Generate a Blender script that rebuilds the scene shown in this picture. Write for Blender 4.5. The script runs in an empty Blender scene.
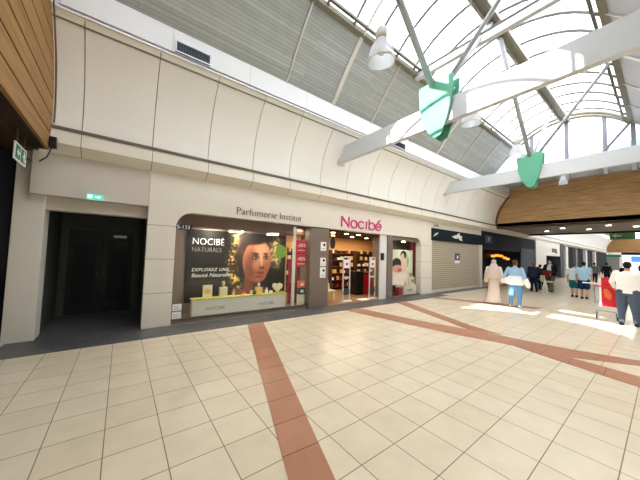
import bpy, bmesh, math, random
import numpy as np
from mathutils import Vector, Matrix
random.seed(7)
PI = math.pi
SC = bpy.context.scene
COL = SC.collection

# ------------------------------------------------------------------ materials
def new_mat(name):
    m = bpy.data.materials.new(name); m.use_nodes = True
    nt = m.node_tree; nt.nodes.clear()
    out = nt.nodes.new('ShaderNodeOutputMaterial')
    return m, nt, out
def N(nt, t, **kw):
    n = nt.nodes.new(t)
    for k, v in kw.items():
        if k in n.inputs: n.inputs[k].default_value = v
        else: setattr(n, k, v)
    return n
def rgba(c): return (c[0], c[1], c[2], 1)
def s2l(r, g, b):
    f = lambda v: (v/255/12.92 if v/255 <= .04045 else ((v/255+.055)/1.055)**2.4)
    return (f(r), f(g), f(b))
def principled(nt, out, rough=.5, metal=0, spec=.5):
    p = N(nt, 'ShaderNodeBsdfPrincipled')
    p.inputs['Roughness'].default_value = rough
    p.inputs['Metallic'].default_value = metal
    p.inputs['Specular IOR Level'].default_value = spec
    nt.links.new(p.outputs[0], out.inputs[0]); return p
def solid(name, rgb, rough=.55, metal=0, spec=.4, var=.08, scale=6):
    m, nt, out = new_mat(name); p = principled(nt, out, rough, metal, spec)
    tc = N(nt, 'ShaderNodeTexCoord'); no = N(nt, 'ShaderNodeTexNoise', Scale=scale, Detail=3.0)
    nt.links.new(tc.outputs['Object'], no.inputs['Vector'])
    mx = N(nt, 'ShaderNodeMix', data_type='RGBA')
    c = s2l(*rgb)
    mx.inputs[6].default_value = rgba([v*(1-var) for v in c]); mx.inputs[7].default_value = rgba([min(1, v*(1+var)) for v in c])
    nt.links.new(no.outputs['Fac'], mx.inputs[0]); nt.links.new(mx.outputs[2], p.inputs['Base Color'])
    return m
def emit(name, rgb, s):
    m, nt, out = new_mat(name); e = N(nt, 'ShaderNodeEmission', Color=rgba(s2l(*rgb)), Strength=s)
    nt.links.new(e.outputs[0], out.inputs[0]); return m
def brick_mat(name, c1, c2, mortar, bw, rh, ms, loc=(0,0,0), coord='Object', offset=0.0, rough=.3, swap=None, noise=.12, spec=.5):
    m, nt, out = new_mat(name); p = principled(nt, out, rough, 0, spec)
    tc = N(nt, 'ShaderNodeTexCoord'); mp = N(nt, 'ShaderNodeMapping'); mp.inputs['Location'].default_value = loc
    if swap: mp.inputs['Rotation'].default_value = swap
    nt.links.new(tc.outputs[coord], mp.inputs['Vector'])
    b = N(nt, 'ShaderNodeTexBrick', offset=offset, squash=1.0)
    b.inputs['Color1'].default_value = rgba(s2l(*c1)); b.inputs['Color2'].default_value = rgba(s2l(*c2)); b.inputs['Mortar'].default_value = rgba(s2l(*mortar))
    b.inputs['Scale'].default_value = 1; b.inputs['Brick Width'].default_value = bw; b.inputs['Row Height'].default_value = rh
    b.inputs['Mortar Size'].default_value = ms; b.inputs['Mortar Smooth'].default_value = .1; b.inputs['Bias'].default_value = 0
    nt.links.new(mp.outputs[0], b.inputs['Vector'])
    no = N(nt, 'ShaderNodeTexNoise', Scale=3.5, Detail=5.0); nt.links.new(tc.outputs[coord], no.inputs['Vector'])
    mr = N(nt, 'ShaderNodeMapRange'); mr.inputs[1].default_value = .3; mr.inputs[2].default_value = .7; mr.inputs[3].default_value = 1-noise; mr.inputs[4].default_value = 1
    nt.links.new(no.outputs['Fac'], mr.inputs[0])
    mx = N(nt, 'ShaderNodeMix', data_type='RGBA', blend_type='MULTIPLY'); mx.inputs[0].default_value = 1
    nt.links.new(b.outputs['Color'], mx.inputs[6]); nt.links.new(mr.outputs[0], mx.inputs[7])
    nt.links.new(mx.outputs[2], p.inputs['Base Color'])
    return m
def seam_mat(name, rgb, seam, axis, step, off, width=.012, rough=.5, zmax=None):
    """painted panels with joints at every step along an axis"""
    m, nt, out = new_mat(name); p = principled(nt, out, rough, 0, .35)
    tc = N(nt, 'ShaderNodeTexCoord'); sx = N(nt, 'ShaderNodeSeparateXYZ'); nt.links.new(tc.outputs['Object'], sx.inputs[0])
    a = N(nt, 'ShaderNodeMath', operation='SUBTRACT'); nt.links.new(sx.outputs[axis], a.inputs[0]); a.inputs[1].default_value = off - step*40
    w = N(nt, 'ShaderNodeMath', operation='MODULO'); nt.links.new(a.outputs[0], w.inputs[0]); w.inputs[1].default_value = step
    l = N(nt, 'ShaderNodeMath', operation='LESS_THAN'); nt.links.new(w.outputs[0], l.inputs[0]); l.inputs[1].default_value = width
    fac = l.outputs[0]
    if zmax:
        g = N(nt, 'ShaderNodeMath', operation='LESS_THAN'); nt.links.new(sx.outputs[2], g.inputs[0]); g.inputs[1].default_value = zmax
        mu = N(nt, 'ShaderNodeMath', operation='MULTIPLY'); nt.links.new(l.outputs[0], mu.inputs[0]); nt.links.new(g.outputs[0], mu.inputs[1]); fac = mu.outputs[0]
    no = N(nt, 'ShaderNodeTexNoise', Scale=1.2, Detail=4.0); nt.links.new(tc.outputs['Object'], no.inputs['Vector'])
    c = s2l(*rgb)
    mv = N(nt, 'ShaderNodeMix', data_type='RGBA'); mv.inputs[6].default_value = rgba([v*.95 for v in c]); mv.inputs[7].default_value = rgba([min(1, v*1.04) for v in c])
    nt.links.new(no.outputs['Fac'], mv.inputs[0])
    mx = N(nt, 'ShaderNodeMix', data_type='RGBA'); nt.links.new(fac, mx.inputs[0]); nt.links.new(mv.outputs[2], mx.inputs[6]); mx.inputs[7].default_value = rgba(s2l(*seam))
    nt.links.new(mx.outputs[2], p.inputs['Base Color']); return m
def wood_mat(name, c1, c2, scale=(9, .7, 26), rough=.55):
    m, nt, out = new_mat(name); p = principled(nt, out, rough, 0, .3)
    tc = N(nt, 'ShaderNodeTexCoord'); mp = N(nt, 'ShaderNodeMapping'); mp.inputs['Scale'].default_value = scale
    nt.links.new(tc.outputs['Object'], mp.inputs['Vector'])
    no = N(nt, 'ShaderNodeTexNoise', Scale=1.0, Detail=6.0, Roughness=.65); nt.links.new(mp.outputs[0], no.inputs['Vector'])
    cr = N(nt, 'ShaderNodeValToRGB'); cr.color_ramp.elements[0].position = .32; cr.color_ramp.elements[1].position = .68
    cr.color_ramp.elements[0].color = rgba(s2l(*c1)); cr.color_ramp.elements[1].color = rgba(s2l(*c2))
    nt.links.new(no.outputs['Fac'], cr.inputs[0]); nt.links.new(cr.outputs[0], p.inputs['Base Color']); return m
def glass_mat(name, tint=(1,1,1), gloss=.06):
    m, nt, out = new_mat(name)
    t = N(nt, 'ShaderNodeBsdfTransparent', Color=rgba(tint)); g = N(nt, 'ShaderNodeBsdfGlossy', Roughness=.02)
    lw = N(nt, 'ShaderNodeLayerWeight', Blend=.5); mx = N(nt, 'ShaderNodeMixShader')
    pw = N(nt, 'ShaderNodeMath', operation='POWER'); pw.inputs[1].default_value = 5.0
    mu = N(nt, 'ShaderNodeMath', operation='MULTIPLY_ADD'); mu.inputs[1].default_value = .8; mu.inputs[2].default_value = gloss; mu.use_clamp = True
    nt.links.new(lw.outputs['Facing'], pw.inputs[0]); nt.links.new(pw.outputs[0], mu.inputs[0]); nt.links.new(mu.outputs[0], mx.inputs[0])
    nt.links.new(t.outputs[0], mx.inputs[1]); nt.links.new(g.outputs[0], mx.inputs[2]); nt.links.new(mx.outputs[0], out.inputs[0]); return m
def opal_mat(name, rgb=(.86,.88,.9), clear=0.0):
    m, nt, out = new_mat(name)
    t = N(nt, 'ShaderNodeBsdfTranslucent', Color=rgba(rgb)); tr = N(nt, 'ShaderNodeBsdfTransparent', Color=rgba((.95,.97,1)))
    mx = N(nt, 'ShaderNodeMixShader'); mx.inputs[0].default_value = clear
    nt.links.new(t.outputs[0], mx.inputs[1]); nt.links.new(tr.outputs[0], mx.inputs[2]); nt.links.new(mx.outputs[0], out.inputs[0]); return m
def print_mat(name, rough=.35):
    m, nt, out = new_mat(name); p = principled(nt, out, rough, 0, .2)
    a = N(nt, 'ShaderNodeVertexColor', layer_name='Print'); nt.links.new(a.outputs[0], p.inputs['Base Color']); return m

M = {}
M['floor'] = brick_mat('beige floor tile', (220,205,178), (226,212,188), (126,102,80), .4455, .4455, .0045, (-.411,-.291,0), rough=.29, noise=.10)
M['red_tile'] = brick_mat('terracotta tile', (174,120,92), (184,130,102), (110,76,60), .45, 20, .007, coord='UV', rough=.3, noise=.12)
M['dark_tile'] = brick_mat('grey border tile', (104,103,104), (84,84,88), (54,54,56), .22, .11, .006, offset=.5, rough=.32, noise=.25)
M['cream'] = seam_mat('cream panel', (224,219,207), (150,142,130), 2, .79, .78, .014, zmax=2.6)
M['cream_plain'] = solid('cream paint', (222,217,207), .5, var=.03, scale=1.5)
M['header'] = solid('header cream', (204,197,188), .5, var=.03, scale=1.5)
M['ledge'] = seam_mat('ledge cream', (230,226,215), (150,140,126), 0, 1.19, .43, .014)
M['cove'] = solid('cove panel cream', (236,235,229), .42, var=.02, scale=.8)
M['seam'] = solid('joint grey', (112,106,98), .7)
M['white'] = seam_mat('white enamel band', (218,220,225), (180,184,190), 0, 1.7, .62, .012, rough=.3)
M['white_plain'] = solid('white enamel', (222,224,228), .3, var=.02)
M['slat'] = brick_mat('grey louvre', (158,163,160), (176,181,179), (132,137,134), 6.0, .085, .005, coord='UV', offset=.37, rough=.5, noise=.10)
M['post'] = solid('lilac grey post', (122,122,134), .5)
M['strut'] = solid('strut grey', (168,170,175), .4)
M['slat_plain'] = solid('grey vault panel', (158,158,160), .55)
M['rail'] = solid('dark rail', (100,92,84), .5)
M['wood'] = wood_mat('oak cladding', (124,90,50), (168,130,80))
M['wood_far'] = wood_mat('walnut cladding', (150,114,72), (214,176,128), (5, .9, 16))
M['gap'] = solid('dark gap', (46,32,22), .8)
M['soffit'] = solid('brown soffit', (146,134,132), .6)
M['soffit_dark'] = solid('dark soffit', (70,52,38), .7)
M['dark'] = solid('dark wall', (34,36,40), .6)
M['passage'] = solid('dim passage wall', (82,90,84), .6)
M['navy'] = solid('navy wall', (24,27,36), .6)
M['black'] = solid('black plastic', (20,20,22), .4)
M['door'] = solid('dark door', (36,40,44), .45)
M['chrome'] = solid('steel', (170,172,176), .3, 1)
M['alu'] = solid('white aluminium', (206,204,196), .4, var=.03)
M['bar'] = solid('grey glazing bar', (96,94,92), .45)
M['ridge'] = solid('ridge beige', (128,124,110), .45)
M['slate_l'] = solid('pale grey soffit', (170,178,186), .5)
M['beam'] = solid('beam white', (206,210,215), .28, var=.02)
M['green'] = solid('bracket green', (96,172,142), .45, var=.03)
M['opal'] = opal_mat('opal glazing')
M['glass'] = glass_mat('clear glass', (.97,.98,.98), .05)
M['shopglass'] = glass_mat('shop glass', (.93,.94,.93), .05)
M['acrylic'] = opal_mat('lamp acrylic', (.85,.88,.95), .45)
M['taupe'] = solid('taupe frame', (122,108,98), .5)
M['brown'] = solid('brown frame', (104,72,54), .5)
M['letters'] = solid('bronze letters', (120,84,66), .45)
M['pink'] = solid('magenta letters', (214,42,140), .4)
M['grey_letters'] = solid('grey letters', (150,150,146), .5)
M['paper'] = solid('white paper', (238,238,236), .6, var=.02)
M['plinth'] = solid('plinth white', (226,226,214), .5, var=.02)
M['lime'] = solid('lime top', (196,186,70), .55)
M['red'] = solid('red card', (206,26,50), .5)
M['deepred'] = solid('red panel', (160,20,44), .5)
M['peach'] = solid('peach wall', (236,176,112), .6)
M['shopfloor'] = solid('shop wood floor', (142,110,76), .4)
M['shelf'] = solid('shelf brown', (86,58,44), .5)
M['gold'] = solid('gold liquid', (226,190,110), .25)
M['cardcream'] = solid('cream card', (232,222,190), .5)
M['glassy'] = solid('pale glass bottle', (222,214,186), .15, spec=.7)
M['shutter'] = seam_mat('shutter slats', (178,168,148), (128,120,104), 2, .105, 0, .02, rough=.45)
M['signnavy'] = solid('sign navy', (30,35,46), .75, spec=.12)
M['slate'] = solid('slate blue panel', (66,74,82), .65, spec=.2)
M['blue'] = solid('label blue', (20,58,104), .4)
M['teal'] = solid('teal board', (10,86,96), .5)
M['signgreen'] = solid('sign green', (104,178,116), .5)
M['poster'] = print_mat('printed poster', .6)
M['ext'] = solid('exterior blue roof', (70,98,136), .6)
M['leafgreen'] = solid('green sticker', (120,158,64), .5)
M['exitgreen'] = solid('exit green', (20,120,84), .5)
M['skin'] = solid('skin', (206,156,126), .5, spec=.3)
M['skin_d'] = solid('tan skin', (160,110,84), .5, spec=.3)
for k, c in dict(abaya=(222,206,198), scarf=(206,188,180), denim_l=(150,188,220), jeans=(104,150,196), wrapwhite=(240,240,242),
                 brownhair=(96,62,44), darkhair=(34,28,26), greyhair=(88,80,76), auburn=(130,78,58), tee=(196,216,220), polo=(164,200,226), tealshort=(36,104,104),
                 navyshort=(30,48,92), shirt=(244,244,246), trousers=(78,90,112), shoe=(28,28,30), whiteshoe=(228,228,230),
                 blackjacket=(30,28,32), maroon=(122,36,48), greytrouser=(96,90,90), navycoat=(28,32,56), purple=(96,50,96), palegreen=(188,206,170), capnavy=(26,28,44), greycoat=(120,120,124)).items():
    M[k] = solid('cloth '+k, c, .8, spec=.15, var=.06, scale=14)
M['warm'] = emit('warm lamp', (255,226,180), 14)
M['cool'] = emit('downlight', (255,250,240), 9)
M['exitlit'] = emit('exit lit', (190,250,235), 1.4)
M['exitlit_g'] = emit('exit lit green', (120,214,190), .8)
M['orange'] = emit('orange lamp', (255,150,60), 1.6)
M['litwhite'] = emit('lit shop wall', (236,242,255), 1.5)
M['litblue'] = emit('lit blue sign', (90,150,226), 1.0)

# ------------------------------------------------------------------ mesh helpers
def link(name, me, mat, parent=None, loc=None, smooth=False):
    o = bpy.data.objects.new(name, me); COL.objects.link(o)
    if mat is not None: me.materials.append(M[mat] if isinstance(mat, str) else mat)
    if smooth:
        for p in me.polygons: p.use_smooth = True
    if parent: o.parent = parent
    if loc is not None: o.location = loc
    return o
def mk(name, bm, mat, parent=None, loc=None, smooth=False, bevel=0, recalc=True):
    if recalc: bmesh.ops.recalc_face_normals(bm, faces=bm.faces[:])
    me = bpy.data.meshes.new(name); bm.to_mesh(me); bm.free()
    o = link(name, me, mat, parent, loc, smooth)
    if bevel:
        b = o.modifiers.new('bevel', 'BEVEL'); b.width = bevel; b.segments = 2; b.limit_method = 'ANGLE'
    return o
def B(): return bmesh.new()
def box(bm, x0, x1, y0, y1, z0, z1):
    vs = [bm.verts.new((x, y, z)) for z in (z0, z1) for x, y in ((x0,y0),(x1,y0),(x1,y1),(x0,y1))]
    for f in ((3,2,1,0),(4,5,6,7),(0,1,5,4),(1,2,6,5),(2,3,7,6),(3,0,4,7)): bm.faces.new([vs[i] for i in f])
    return bm
def prism(bm, pts, axis, a, b):
    """polygon pts extruded along an axis from a to b; pts are the two other coordinates in order"""
    def P(p, t):
        if axis == 'x': return (t, p[0], p[1])
        if axis == 'y': return (p[0], t, p[1])
        return (p[0], p[1], t)
    A = [bm.verts.new(P(p, a)) for p in pts]; Bv = [bm.verts.new(P(p, b)) for p in pts]
    bm.faces.new(A); bm.faces.new(Bv[::-1])
    n = len(pts)
    for i in range(n): bm.faces.new((A[i], Bv[i], Bv[(i+1)%n], A[(i+1)%n]))
    return bm
def tube(bm, pts, r, n=8, cap=True):
    pts = [Vector(p) for p in pts]; rs = r if isinstance(r, (list, tuple)) else [r]*len(pts)
    rings = []; ref = None
    for i, p in enumerate(pts):
        d = (pts[min(i+1, len(pts)-1)] - pts[max(i-1, 0)]).normalized()
        if ref is None:
            ref = Vector((0,0,1)) if abs(d.z) < .9 else Vector((1,0,0))
        u = d.cross(ref).normalized(); v = u.cross(d).normalized(); ref = v
        rings.append([bm.verts.new(p + (u*math.cos(2*PI*k/n) + v*math.sin(2*PI*k/n))*rs[i]) for k in range(n)])
    for a, b in zip(rings, rings[1:]):
        for k in range(n): bm.faces.new((a[k], a[(k+1)%n], b[(k+1)%n], b[k]))
    if cap: bm.faces.new(rings[0][::-1]); bm.faces.new(rings[-1])
    return bm
def lathe(bm, prof, n=16, c=(0,0,0), cap=True):
    rings = [[bm.verts.new((c[0]+r*math.cos(2*PI*k/n), c[1]+r*math.sin(2*PI*k/n), c[2]+z)) for k in range(n)] for r, z in prof]
    for a, b in zip(rings, rings[1:]):
        for k in range(n): bm.faces.new((a[k], a[(k+1)%n], b[(k+1)%n], b[k]))
    if cap: bm.faces.new(rings[0][::-1]); bm.faces.new(rings[-1])
    return bm
def ell(bm, c, r, n=14, m=9, rot=None):
    mat = Matrix.Translation(c) @ (rot if rot else Matrix.Identity(4)) @ Matrix.Diagonal((r[0], r[1], r[2], 1))
    bmesh.ops.create_uvsphere(bm, u_segments=n, v_segments=m, radius=1, matrix=mat); return bm
def loft(bm, rings, n=14):
    """rings of (centre, half width x, half depth y), kept horizontal"""
    R = [[bm.verts.new((c[0]+a*math.cos(2*PI*k/n), c[1]+b*math.sin(2*PI*k/n), c[2])) for k in range(n)] for c, a, b in rings]
    for p, q in zip(R, R[1:]):
        for k in range(n): bm.faces.new((p[k], p[(k+1)%n], q[(k+1)%n], q[k]))
    bm.faces.new(R[0][::-1]); bm.faces.new(R[-1]); return bm
def struct(name, bm, mat, parent=None, **kw):
    o = mk(name, bm, mat, parent, **kw)
    if not parent: o['kind'] = 'structure'
    return o
def tag(o, label, cat, group=None, kind=None):
    o['label'] = label; o['category'] = cat
    if group: o['group'] = group
    if kind: o['kind'] = kind
    return o
def thing(name, label, cat, loc=(0,0,0), rz=0, group=None):
    o = bpy.data.objects.new(name, None); COL.objects.link(o); o.empty_display_size = .1
    o.location = loc; o.rotation_euler = (0,0,rz); return tag(o, label, cat, group)
def dup(root, loc, label=None, group=None, rz=None):
    r = root.copy(); COL.objects.link(r); r.location = loc
    if rz is not None: r.rotation_euler = (0,0,rz)
    if label: r['label'] = label
    if group: r['group'] = group
    for ch in list(root.children):
        c = ch.copy(); COL.objects.link(c); c.parent = r
        for g in ch.children:
            d = g.copy(); COL.objects.link(d); d.parent = c
    return r
def text(name, body, size, mat, loc, parent=None, depth=.012, offset=0.0, shear=0.0, rz=0.0, sx=1.0, align='LEFT', spacing=1.0):
    cu = bpy.data.curves.new('t', 'FONT'); cu.body = body; cu.size = size; cu.extrude = depth; cu.offset = offset; cu.shear = shear
    cu.align_x = align; cu.space_character = spacing; cu.resolution_u = 3
    t = bpy.data.objects.new('t', cu); COL.objects.link(t)
    dg = bpy.context.evaluated_depsgraph_get(); me = bpy.data.meshes.new_from_object(t.evaluated_get(dg))
    bpy.data.objects.remove(t); me.name = name
    me.transform(Matrix.Rotation(PI/2, 4, 'X') @ Matrix.Diagonal((sx,1,1,1)))
    me.materials.clear()
    o = link(name, me, mat, parent, loc); o.rotation_euler = (0,0,rz); return o

# ------------------------------------------------------------------ camera (level stand-point in the hall, wide lens)
cam = bpy.data.cameras.new('camera'); co = bpy.data.objects.new('camera', cam); COL.objects.link(co)
yaw, pit, roll = [math.radians(a) for a in (37.045, 3.093, 1.633)]
fw = Vector((math.sin(yaw), math.cos(yaw), 0)); rt = Vector((math.cos(yaw), -math.sin(yaw), 0)); up = Vector((0,0,1))
fw2 = fw*math.cos(pit)+up*math.sin(pit); up2 = up*math.cos(pit)-fw*math.sin(pit)
r_ = rt*math.cos(roll)+up2*math.sin(roll); u_ = up2*math.cos(roll)-rt*math.sin(roll)
co.matrix_world = Matrix(((r_.x,u_.x,-fw2.x,0),(r_.y,u_.y,-fw2.y,0),(r_.z,u_.z,-fw2.z,1.8),(0,0,0,1)))
cam.sensor_width = 36; cam.lens = 36*261.86/640; cam.clip_end = 300; cam.clip_start = .05
SC.camera = co

# ------------------------------------------------------------------ the hall
FY = 7.15                     # shop front plane
YC = 2.85                     # hall centre line
mir = lambda y: 2*YC - y
XE = 80
# floor
struct('floor', box(B(), -9, XE, -1.7, 10.8, -.12, 0), 'floor')
def strip(name, quads, top=.004):
    bm = B(); uv = bm.loops.layers.uv.new('UVMap')
    def dense(P, n):
        D = [0]
        for a, b in zip(P, P[1:]): D.append(D[-1]+math.dist(a, b))
        o = []
        for i in range(n+1):
            t = D[-1]*i/n; k = max(j for j in range(len(P)-1) if D[j] <= t+1e-9); f = (t-D[k])/(D[k+1]-D[k])
            o.append(tuple(a+(b-a)*f for a, b in zip(P[k], P[k+1])))
        return o
    for L, R in quads:
        L, R = dense(L, 24), dense(R, 24)
        u = 0
        rows = []
        for i in range(len(L)):
            if i: u += ((Vector(L[i])-Vector(L[i-1])).length + (Vector(R[i])-Vector(R[i-1])).length)/2
            rows.append((u, L[i], R[i]))
        for (u0, a, b), (u1, c, d) in zip(rows, rows[1:]):
            lo = [bm.verts.new((p[0], p[1], 0.0)) for p in (a, b, d, c)]; hi = [bm.verts.new((p[0], p[1], top)) for p in (a, b, d, c)]
            fs = [bm.faces.new(hi), bm.faces.new(lo[::-1])]
            for k in range(4): fs.append(bm.faces.new((lo[k], lo[(k+1)%4], hi[(k+1)%4], hi[k])))
            for f in fs:
                for lp in f.loops:
                    i = (hi.index(lp.vert) if lp.vert in hi else lo.index(lp.vert))
                    lp[uv].uv = ((u0, .5), (u0, 1.0), (u1, 1.0), (u1, .5))[i]
    o = struct(name, bm, 'red_tile', recalc=True); return o
strip('trim_1', [([(2.60,6.35),(1.16,1.87),(.32,-.75)], [(3.03,6.35),(1.47,1.66),(.66,-.8)])])
strip('trim_2', [([(5.92,6.35),(6.17,4.44),(6.35,3.15),(6.62,2.2)], [(6.52,6.35),(6.86,4.1),(7.1,3.05),(7.3,2.0)]),
                 ([(6.62,2.2),(6.85,1.1),(7.36,.33),(7.8,-.6)], [(7.3,2.0),(7.42,1.25),(7.74,.34),(8.2,-.6)])], .0055)
strip('trim_3', [([(8.62,6.35),(7.68,4.28),(7.1,3.05)], [(9.15,6.35),(7.62,3.3),(7.34,2.4)]),
                 ([(6.64,1.95),(6.36,1.13),(6.1,.28),(5.8,-.7)], [(7.2,1.9),(6.8,1.12),(6.66,.30),(6.4,-.7)])], .007)
strip('trim_4', [([(11.1,6.35),(11.6,4.9),(12.3,3.0)], [(11.6,6.35),(12.2,4.75),(12.9,2.9)])])
struct('trim_5', box(B(), -6, 12.55, 6.35, 7.16, 0, .005), 'dark_tile')
struct('trim_6', box(B(), 12.55, XE, 6.75, 7.16, 0, .005), 'dark_tile')
struct('trim_7', box(B(), -1.6, .44, 7.16, 9.52, 0, .005), 'dark_tile')

# facade around the perfume shop: one panelled wall with a round-cornered opening
def arc(cx, cz, r, a0, a1, n=7): return [(cx+r*math.cos(a0+(a1-a0)*i/n), cz+r*math.sin(a0+(a1-a0)*i/n)) for i in range(n+1)]
pts = [(.44,0),(.44,3.66),(12.5,3.66),(12.5,0),(11.52,0)] + arc(11.17, 2.34, .35, 0, PI/2) + arc(1.40, 2.36, .38, PI/2, PI) + [(1.02,0)]
struct('wall_front', prism(B(), pts, 'y', FY, FY+.28), 'cream')
# left: header over the passage, its pillars, the passage itself
struct('wall_header', box(B(), -1.44, .438, FY+.01, FY+.2, 2.79, 3.66), 'header', bevel=.006)
struct('wall_lintel', box(B(), -1.26, .438, FY+.2, FY+.5, 2.53, 3.66), 'header')
struct('wall_pillar', box(B(), -1.66, -1.24, 7.3, 7.75, 0, 3.66), 'cream_plain', bevel=.01)
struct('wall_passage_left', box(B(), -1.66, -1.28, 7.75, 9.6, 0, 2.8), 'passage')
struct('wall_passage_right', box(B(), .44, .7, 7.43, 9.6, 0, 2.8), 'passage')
bm = B(); box(bm, -1.28, -1.13, 9.5, 9.7, 0, 2.8); box(bm, .27, .5, 9.5, 9.7, 0, 2.8); box(bm, -1.13, .27, 9.5, 9.7, 2.27, 2.8)
struct('wall_passage_back', bm, 'passage')
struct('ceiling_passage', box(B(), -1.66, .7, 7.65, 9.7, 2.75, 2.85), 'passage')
d = struct('door_1', box(B(), -1.13, -.435, 9.53, 9.58, .01, 2.27), 'door'); tagd = d
mk('door_handle', tube(B(), [(-.5,9.53,.98),(-.5,9.47,.98),(-.5,9.47,1.2),(-.5,9.53,1.2)], .012), 'chrome', d)
mk('door_panel', box(B(), -1.02, -.56, 9.518, 9.53, .3, 1.9), 'navy', d)
d = struct('door_2', box(B(), -.425, .27, 9.53, 9.58, .01, 2.27), 'door')
mk('door_handle', tube(B(), [(-.36,9.53,.98),(-.36,9.47,.98),(-.36,9.47,1.2),(-.36,9.53,1.2)], .012), 'chrome', d)
mk('door_panel', box(B(), -.3, .16, 9.518, 9.53, .3, 1.75), 'navy', d)
mk('door_closer', box(B(), -.2, .1, 9.47, 9.53, 2.1, 2.17), 'chrome', d)
tag(mk('door_notice', box(B(), -.12, .1, -.004, .004, -.04, .04), 'slate', loc=(-.08+.1, 9.512, 1.93)), 'small grey notice plate high on the right-hand passage door', 'sign')
# dark frontage past the left pillar
struct('wall_left_dark', box(B(), -9, -1.66, 7.4, 7.7, 0, 3.66), 'navy')
struct('wall_left_end', box(B(), -9.2, -9, -1.7, 7.7, 0, 3.9), 'dark')
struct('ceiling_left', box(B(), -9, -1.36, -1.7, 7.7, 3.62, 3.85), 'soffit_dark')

# ledge, rail, cove, band
struct('trim_ledge', prism(B(), [(FY+.3,3.62),(FY,3.62),(6.90,3.77),(6.90,4.05),(7.3,4.07),(7.3,3.66)], 'x', -1.2, XE), 'ledge')
struct('trim_rail', prism(B(), [(6.87,4.03),(6.87,4.085),(6.95,4.085),(6.95,4.03)], 'x', -1.2, XE), 'rail')
COVE = [(6.96,4.07),(6.95,4.4),(6.88,4.75),(6.77,5.08),(6.62,5.38),(6.45,5.63),(6.29,5.84),(6.22,5.93)]
def fine(P, k=4):
    o = []
    for i in range(len(P)-1):
        p0, p1, p2, p3 = P[max(i-1,0)], P[i], P[i+1], P[min(i+2,len(P)-1)]
        for j in range(k):
            t = j/k; o.append(tuple(.5*((2*b)+(-a+c)*t+(2*a-5*b+4*c-d)*t*t+(-a+3*b-3*c+d)*t**3) for a, b, c, d in zip(p0, p1, p2, p3)))
    return o+[P[-1]]
COVE = fine(COVE)
def cove(x0, x1, prof, step=1.19, start=.43):
    bm = B(); s = start - step*math.ceil((start-x0)/step); xs = []
    while s < x1: xs.append(s); s += step
    for s in xs:
        a, b = max(x0, s+.008), min(x1, s+step-.008)
        if b-a < .05: continue
        sg = 1 if prof[0][0] > YC else -1
        back = [(y+.04*sg, z+.02) for y, z in prof][::-1]
        prism(bm, prof+back, 'x', a, b)
    return bm
for nm, x0, x1 in (('wall_cove', -1.2, 20.25), ('wall_cove_far', 27.3, 75)):
    o = struct(nm, cove(x0, x1, COVE), 'cove')
    mk('joint_backing', prism(B(), [(y+.03, z+.02) for y, z in COVE]+[(7.4,5.93),(7.4,4.07)], 'x', x0, x1), 'seam', o)
    struct(nm.replace('cove','band'), prism(B(), [(6.17,5.98),(6.15,6.45),(6.20,6.52),(6.5,6.52),(6.5,5.98)], 'x', x0, x1), 'white')
    struct(nm.replace('cove','lip'), prism(B(), [(6.19,5.915),(6.19,5.95),(6.35,5.95),(6.35,5.915)], 'x', x0, x1), 'white_plain')
# the same on the side behind the photographer
mc = [(mir(y), z) for y, z in COVE]
o = struct('wall_cove_back', cove(-1.15, 20.25, mc), 'cove')
struct('wall_band_back', prism(B(), [(mir(y), z) for y, z in [(6.17,5.95),(6.15,6.45),(6.20,6.52),(6.5,6.52),(6.5,5.95)]], 'x', -1.15, 20.25), 'white')
struct('wall_back', box(B(), -9, XE, -1.9, -1.7, 0, 4.3), 'cream_plain')
# louvred vault sides
V1 = [(6.19,6.47),(6.0,6.68),(5.82,6.93),(5.5,7.32),(5.25,7.59),(4.97,7.88)]
def vault(prof, x0, x1):
    bm = B(); uv = bm.loops.layers.uv.new('UVMap'); sg = 1 if prof[0][0] > YC else -1
    pr = [(y, z) for y, z in prof]; bk = [(y+.05*sg, z+.06) for y, z in prof]
    v = [0]
    for a, b in zip(pr, pr[1:]): v.append(v[-1]+math.hypot(b[0]-a[0], b[1]-a[1]))
    rows = [[bm.verts.new((x, y, z)) for x in (x0, x1)] for y, z in pr]; rows2 = [[bm.verts.new((x, y, z)) for x in (x0, x1)] for y, z in bk]
    for i in range(len(pr)-1):
        for R in (rows, rows2):
            f = bm.faces.new((R[i][0], R[i][1], R[i+1][1], R[i+1][0]))
            for lp, u in zip(f.loops, ((x0, v[i]), (x1, v[i]), (x1, v[i+1]), (x0, v[i+1]))): lp[uv].uv = u
    return bm
struct('ceiling_vault_left', vault(V1, -1.2, 17.2), 'slat')
V2 = [(mir(y), z) for y, z in V1]
struct('ceiling_vault_right', vault(V2, -1.2, 17.2), 'slat_plain')
def ribs(V, sg):
    for x in (-1.1, 3.34, 5.0, 6.75, 9.1, 11.1, 13.2, 15.2, 17.15):
        w = .065 if x in (-1.1, 5.0, 11.1, 17.15) else .018
        pr = [(y-.03*sg, z-.03) for y, z in V] + [(y+.02*sg, z+.02) for y, z in V[::-1]]
        struct('trim_rib', prism(B(), pr, 'x', x-w, x+w), 'alu')
ribs(V1, 1); ribs(V2, -1)
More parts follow.
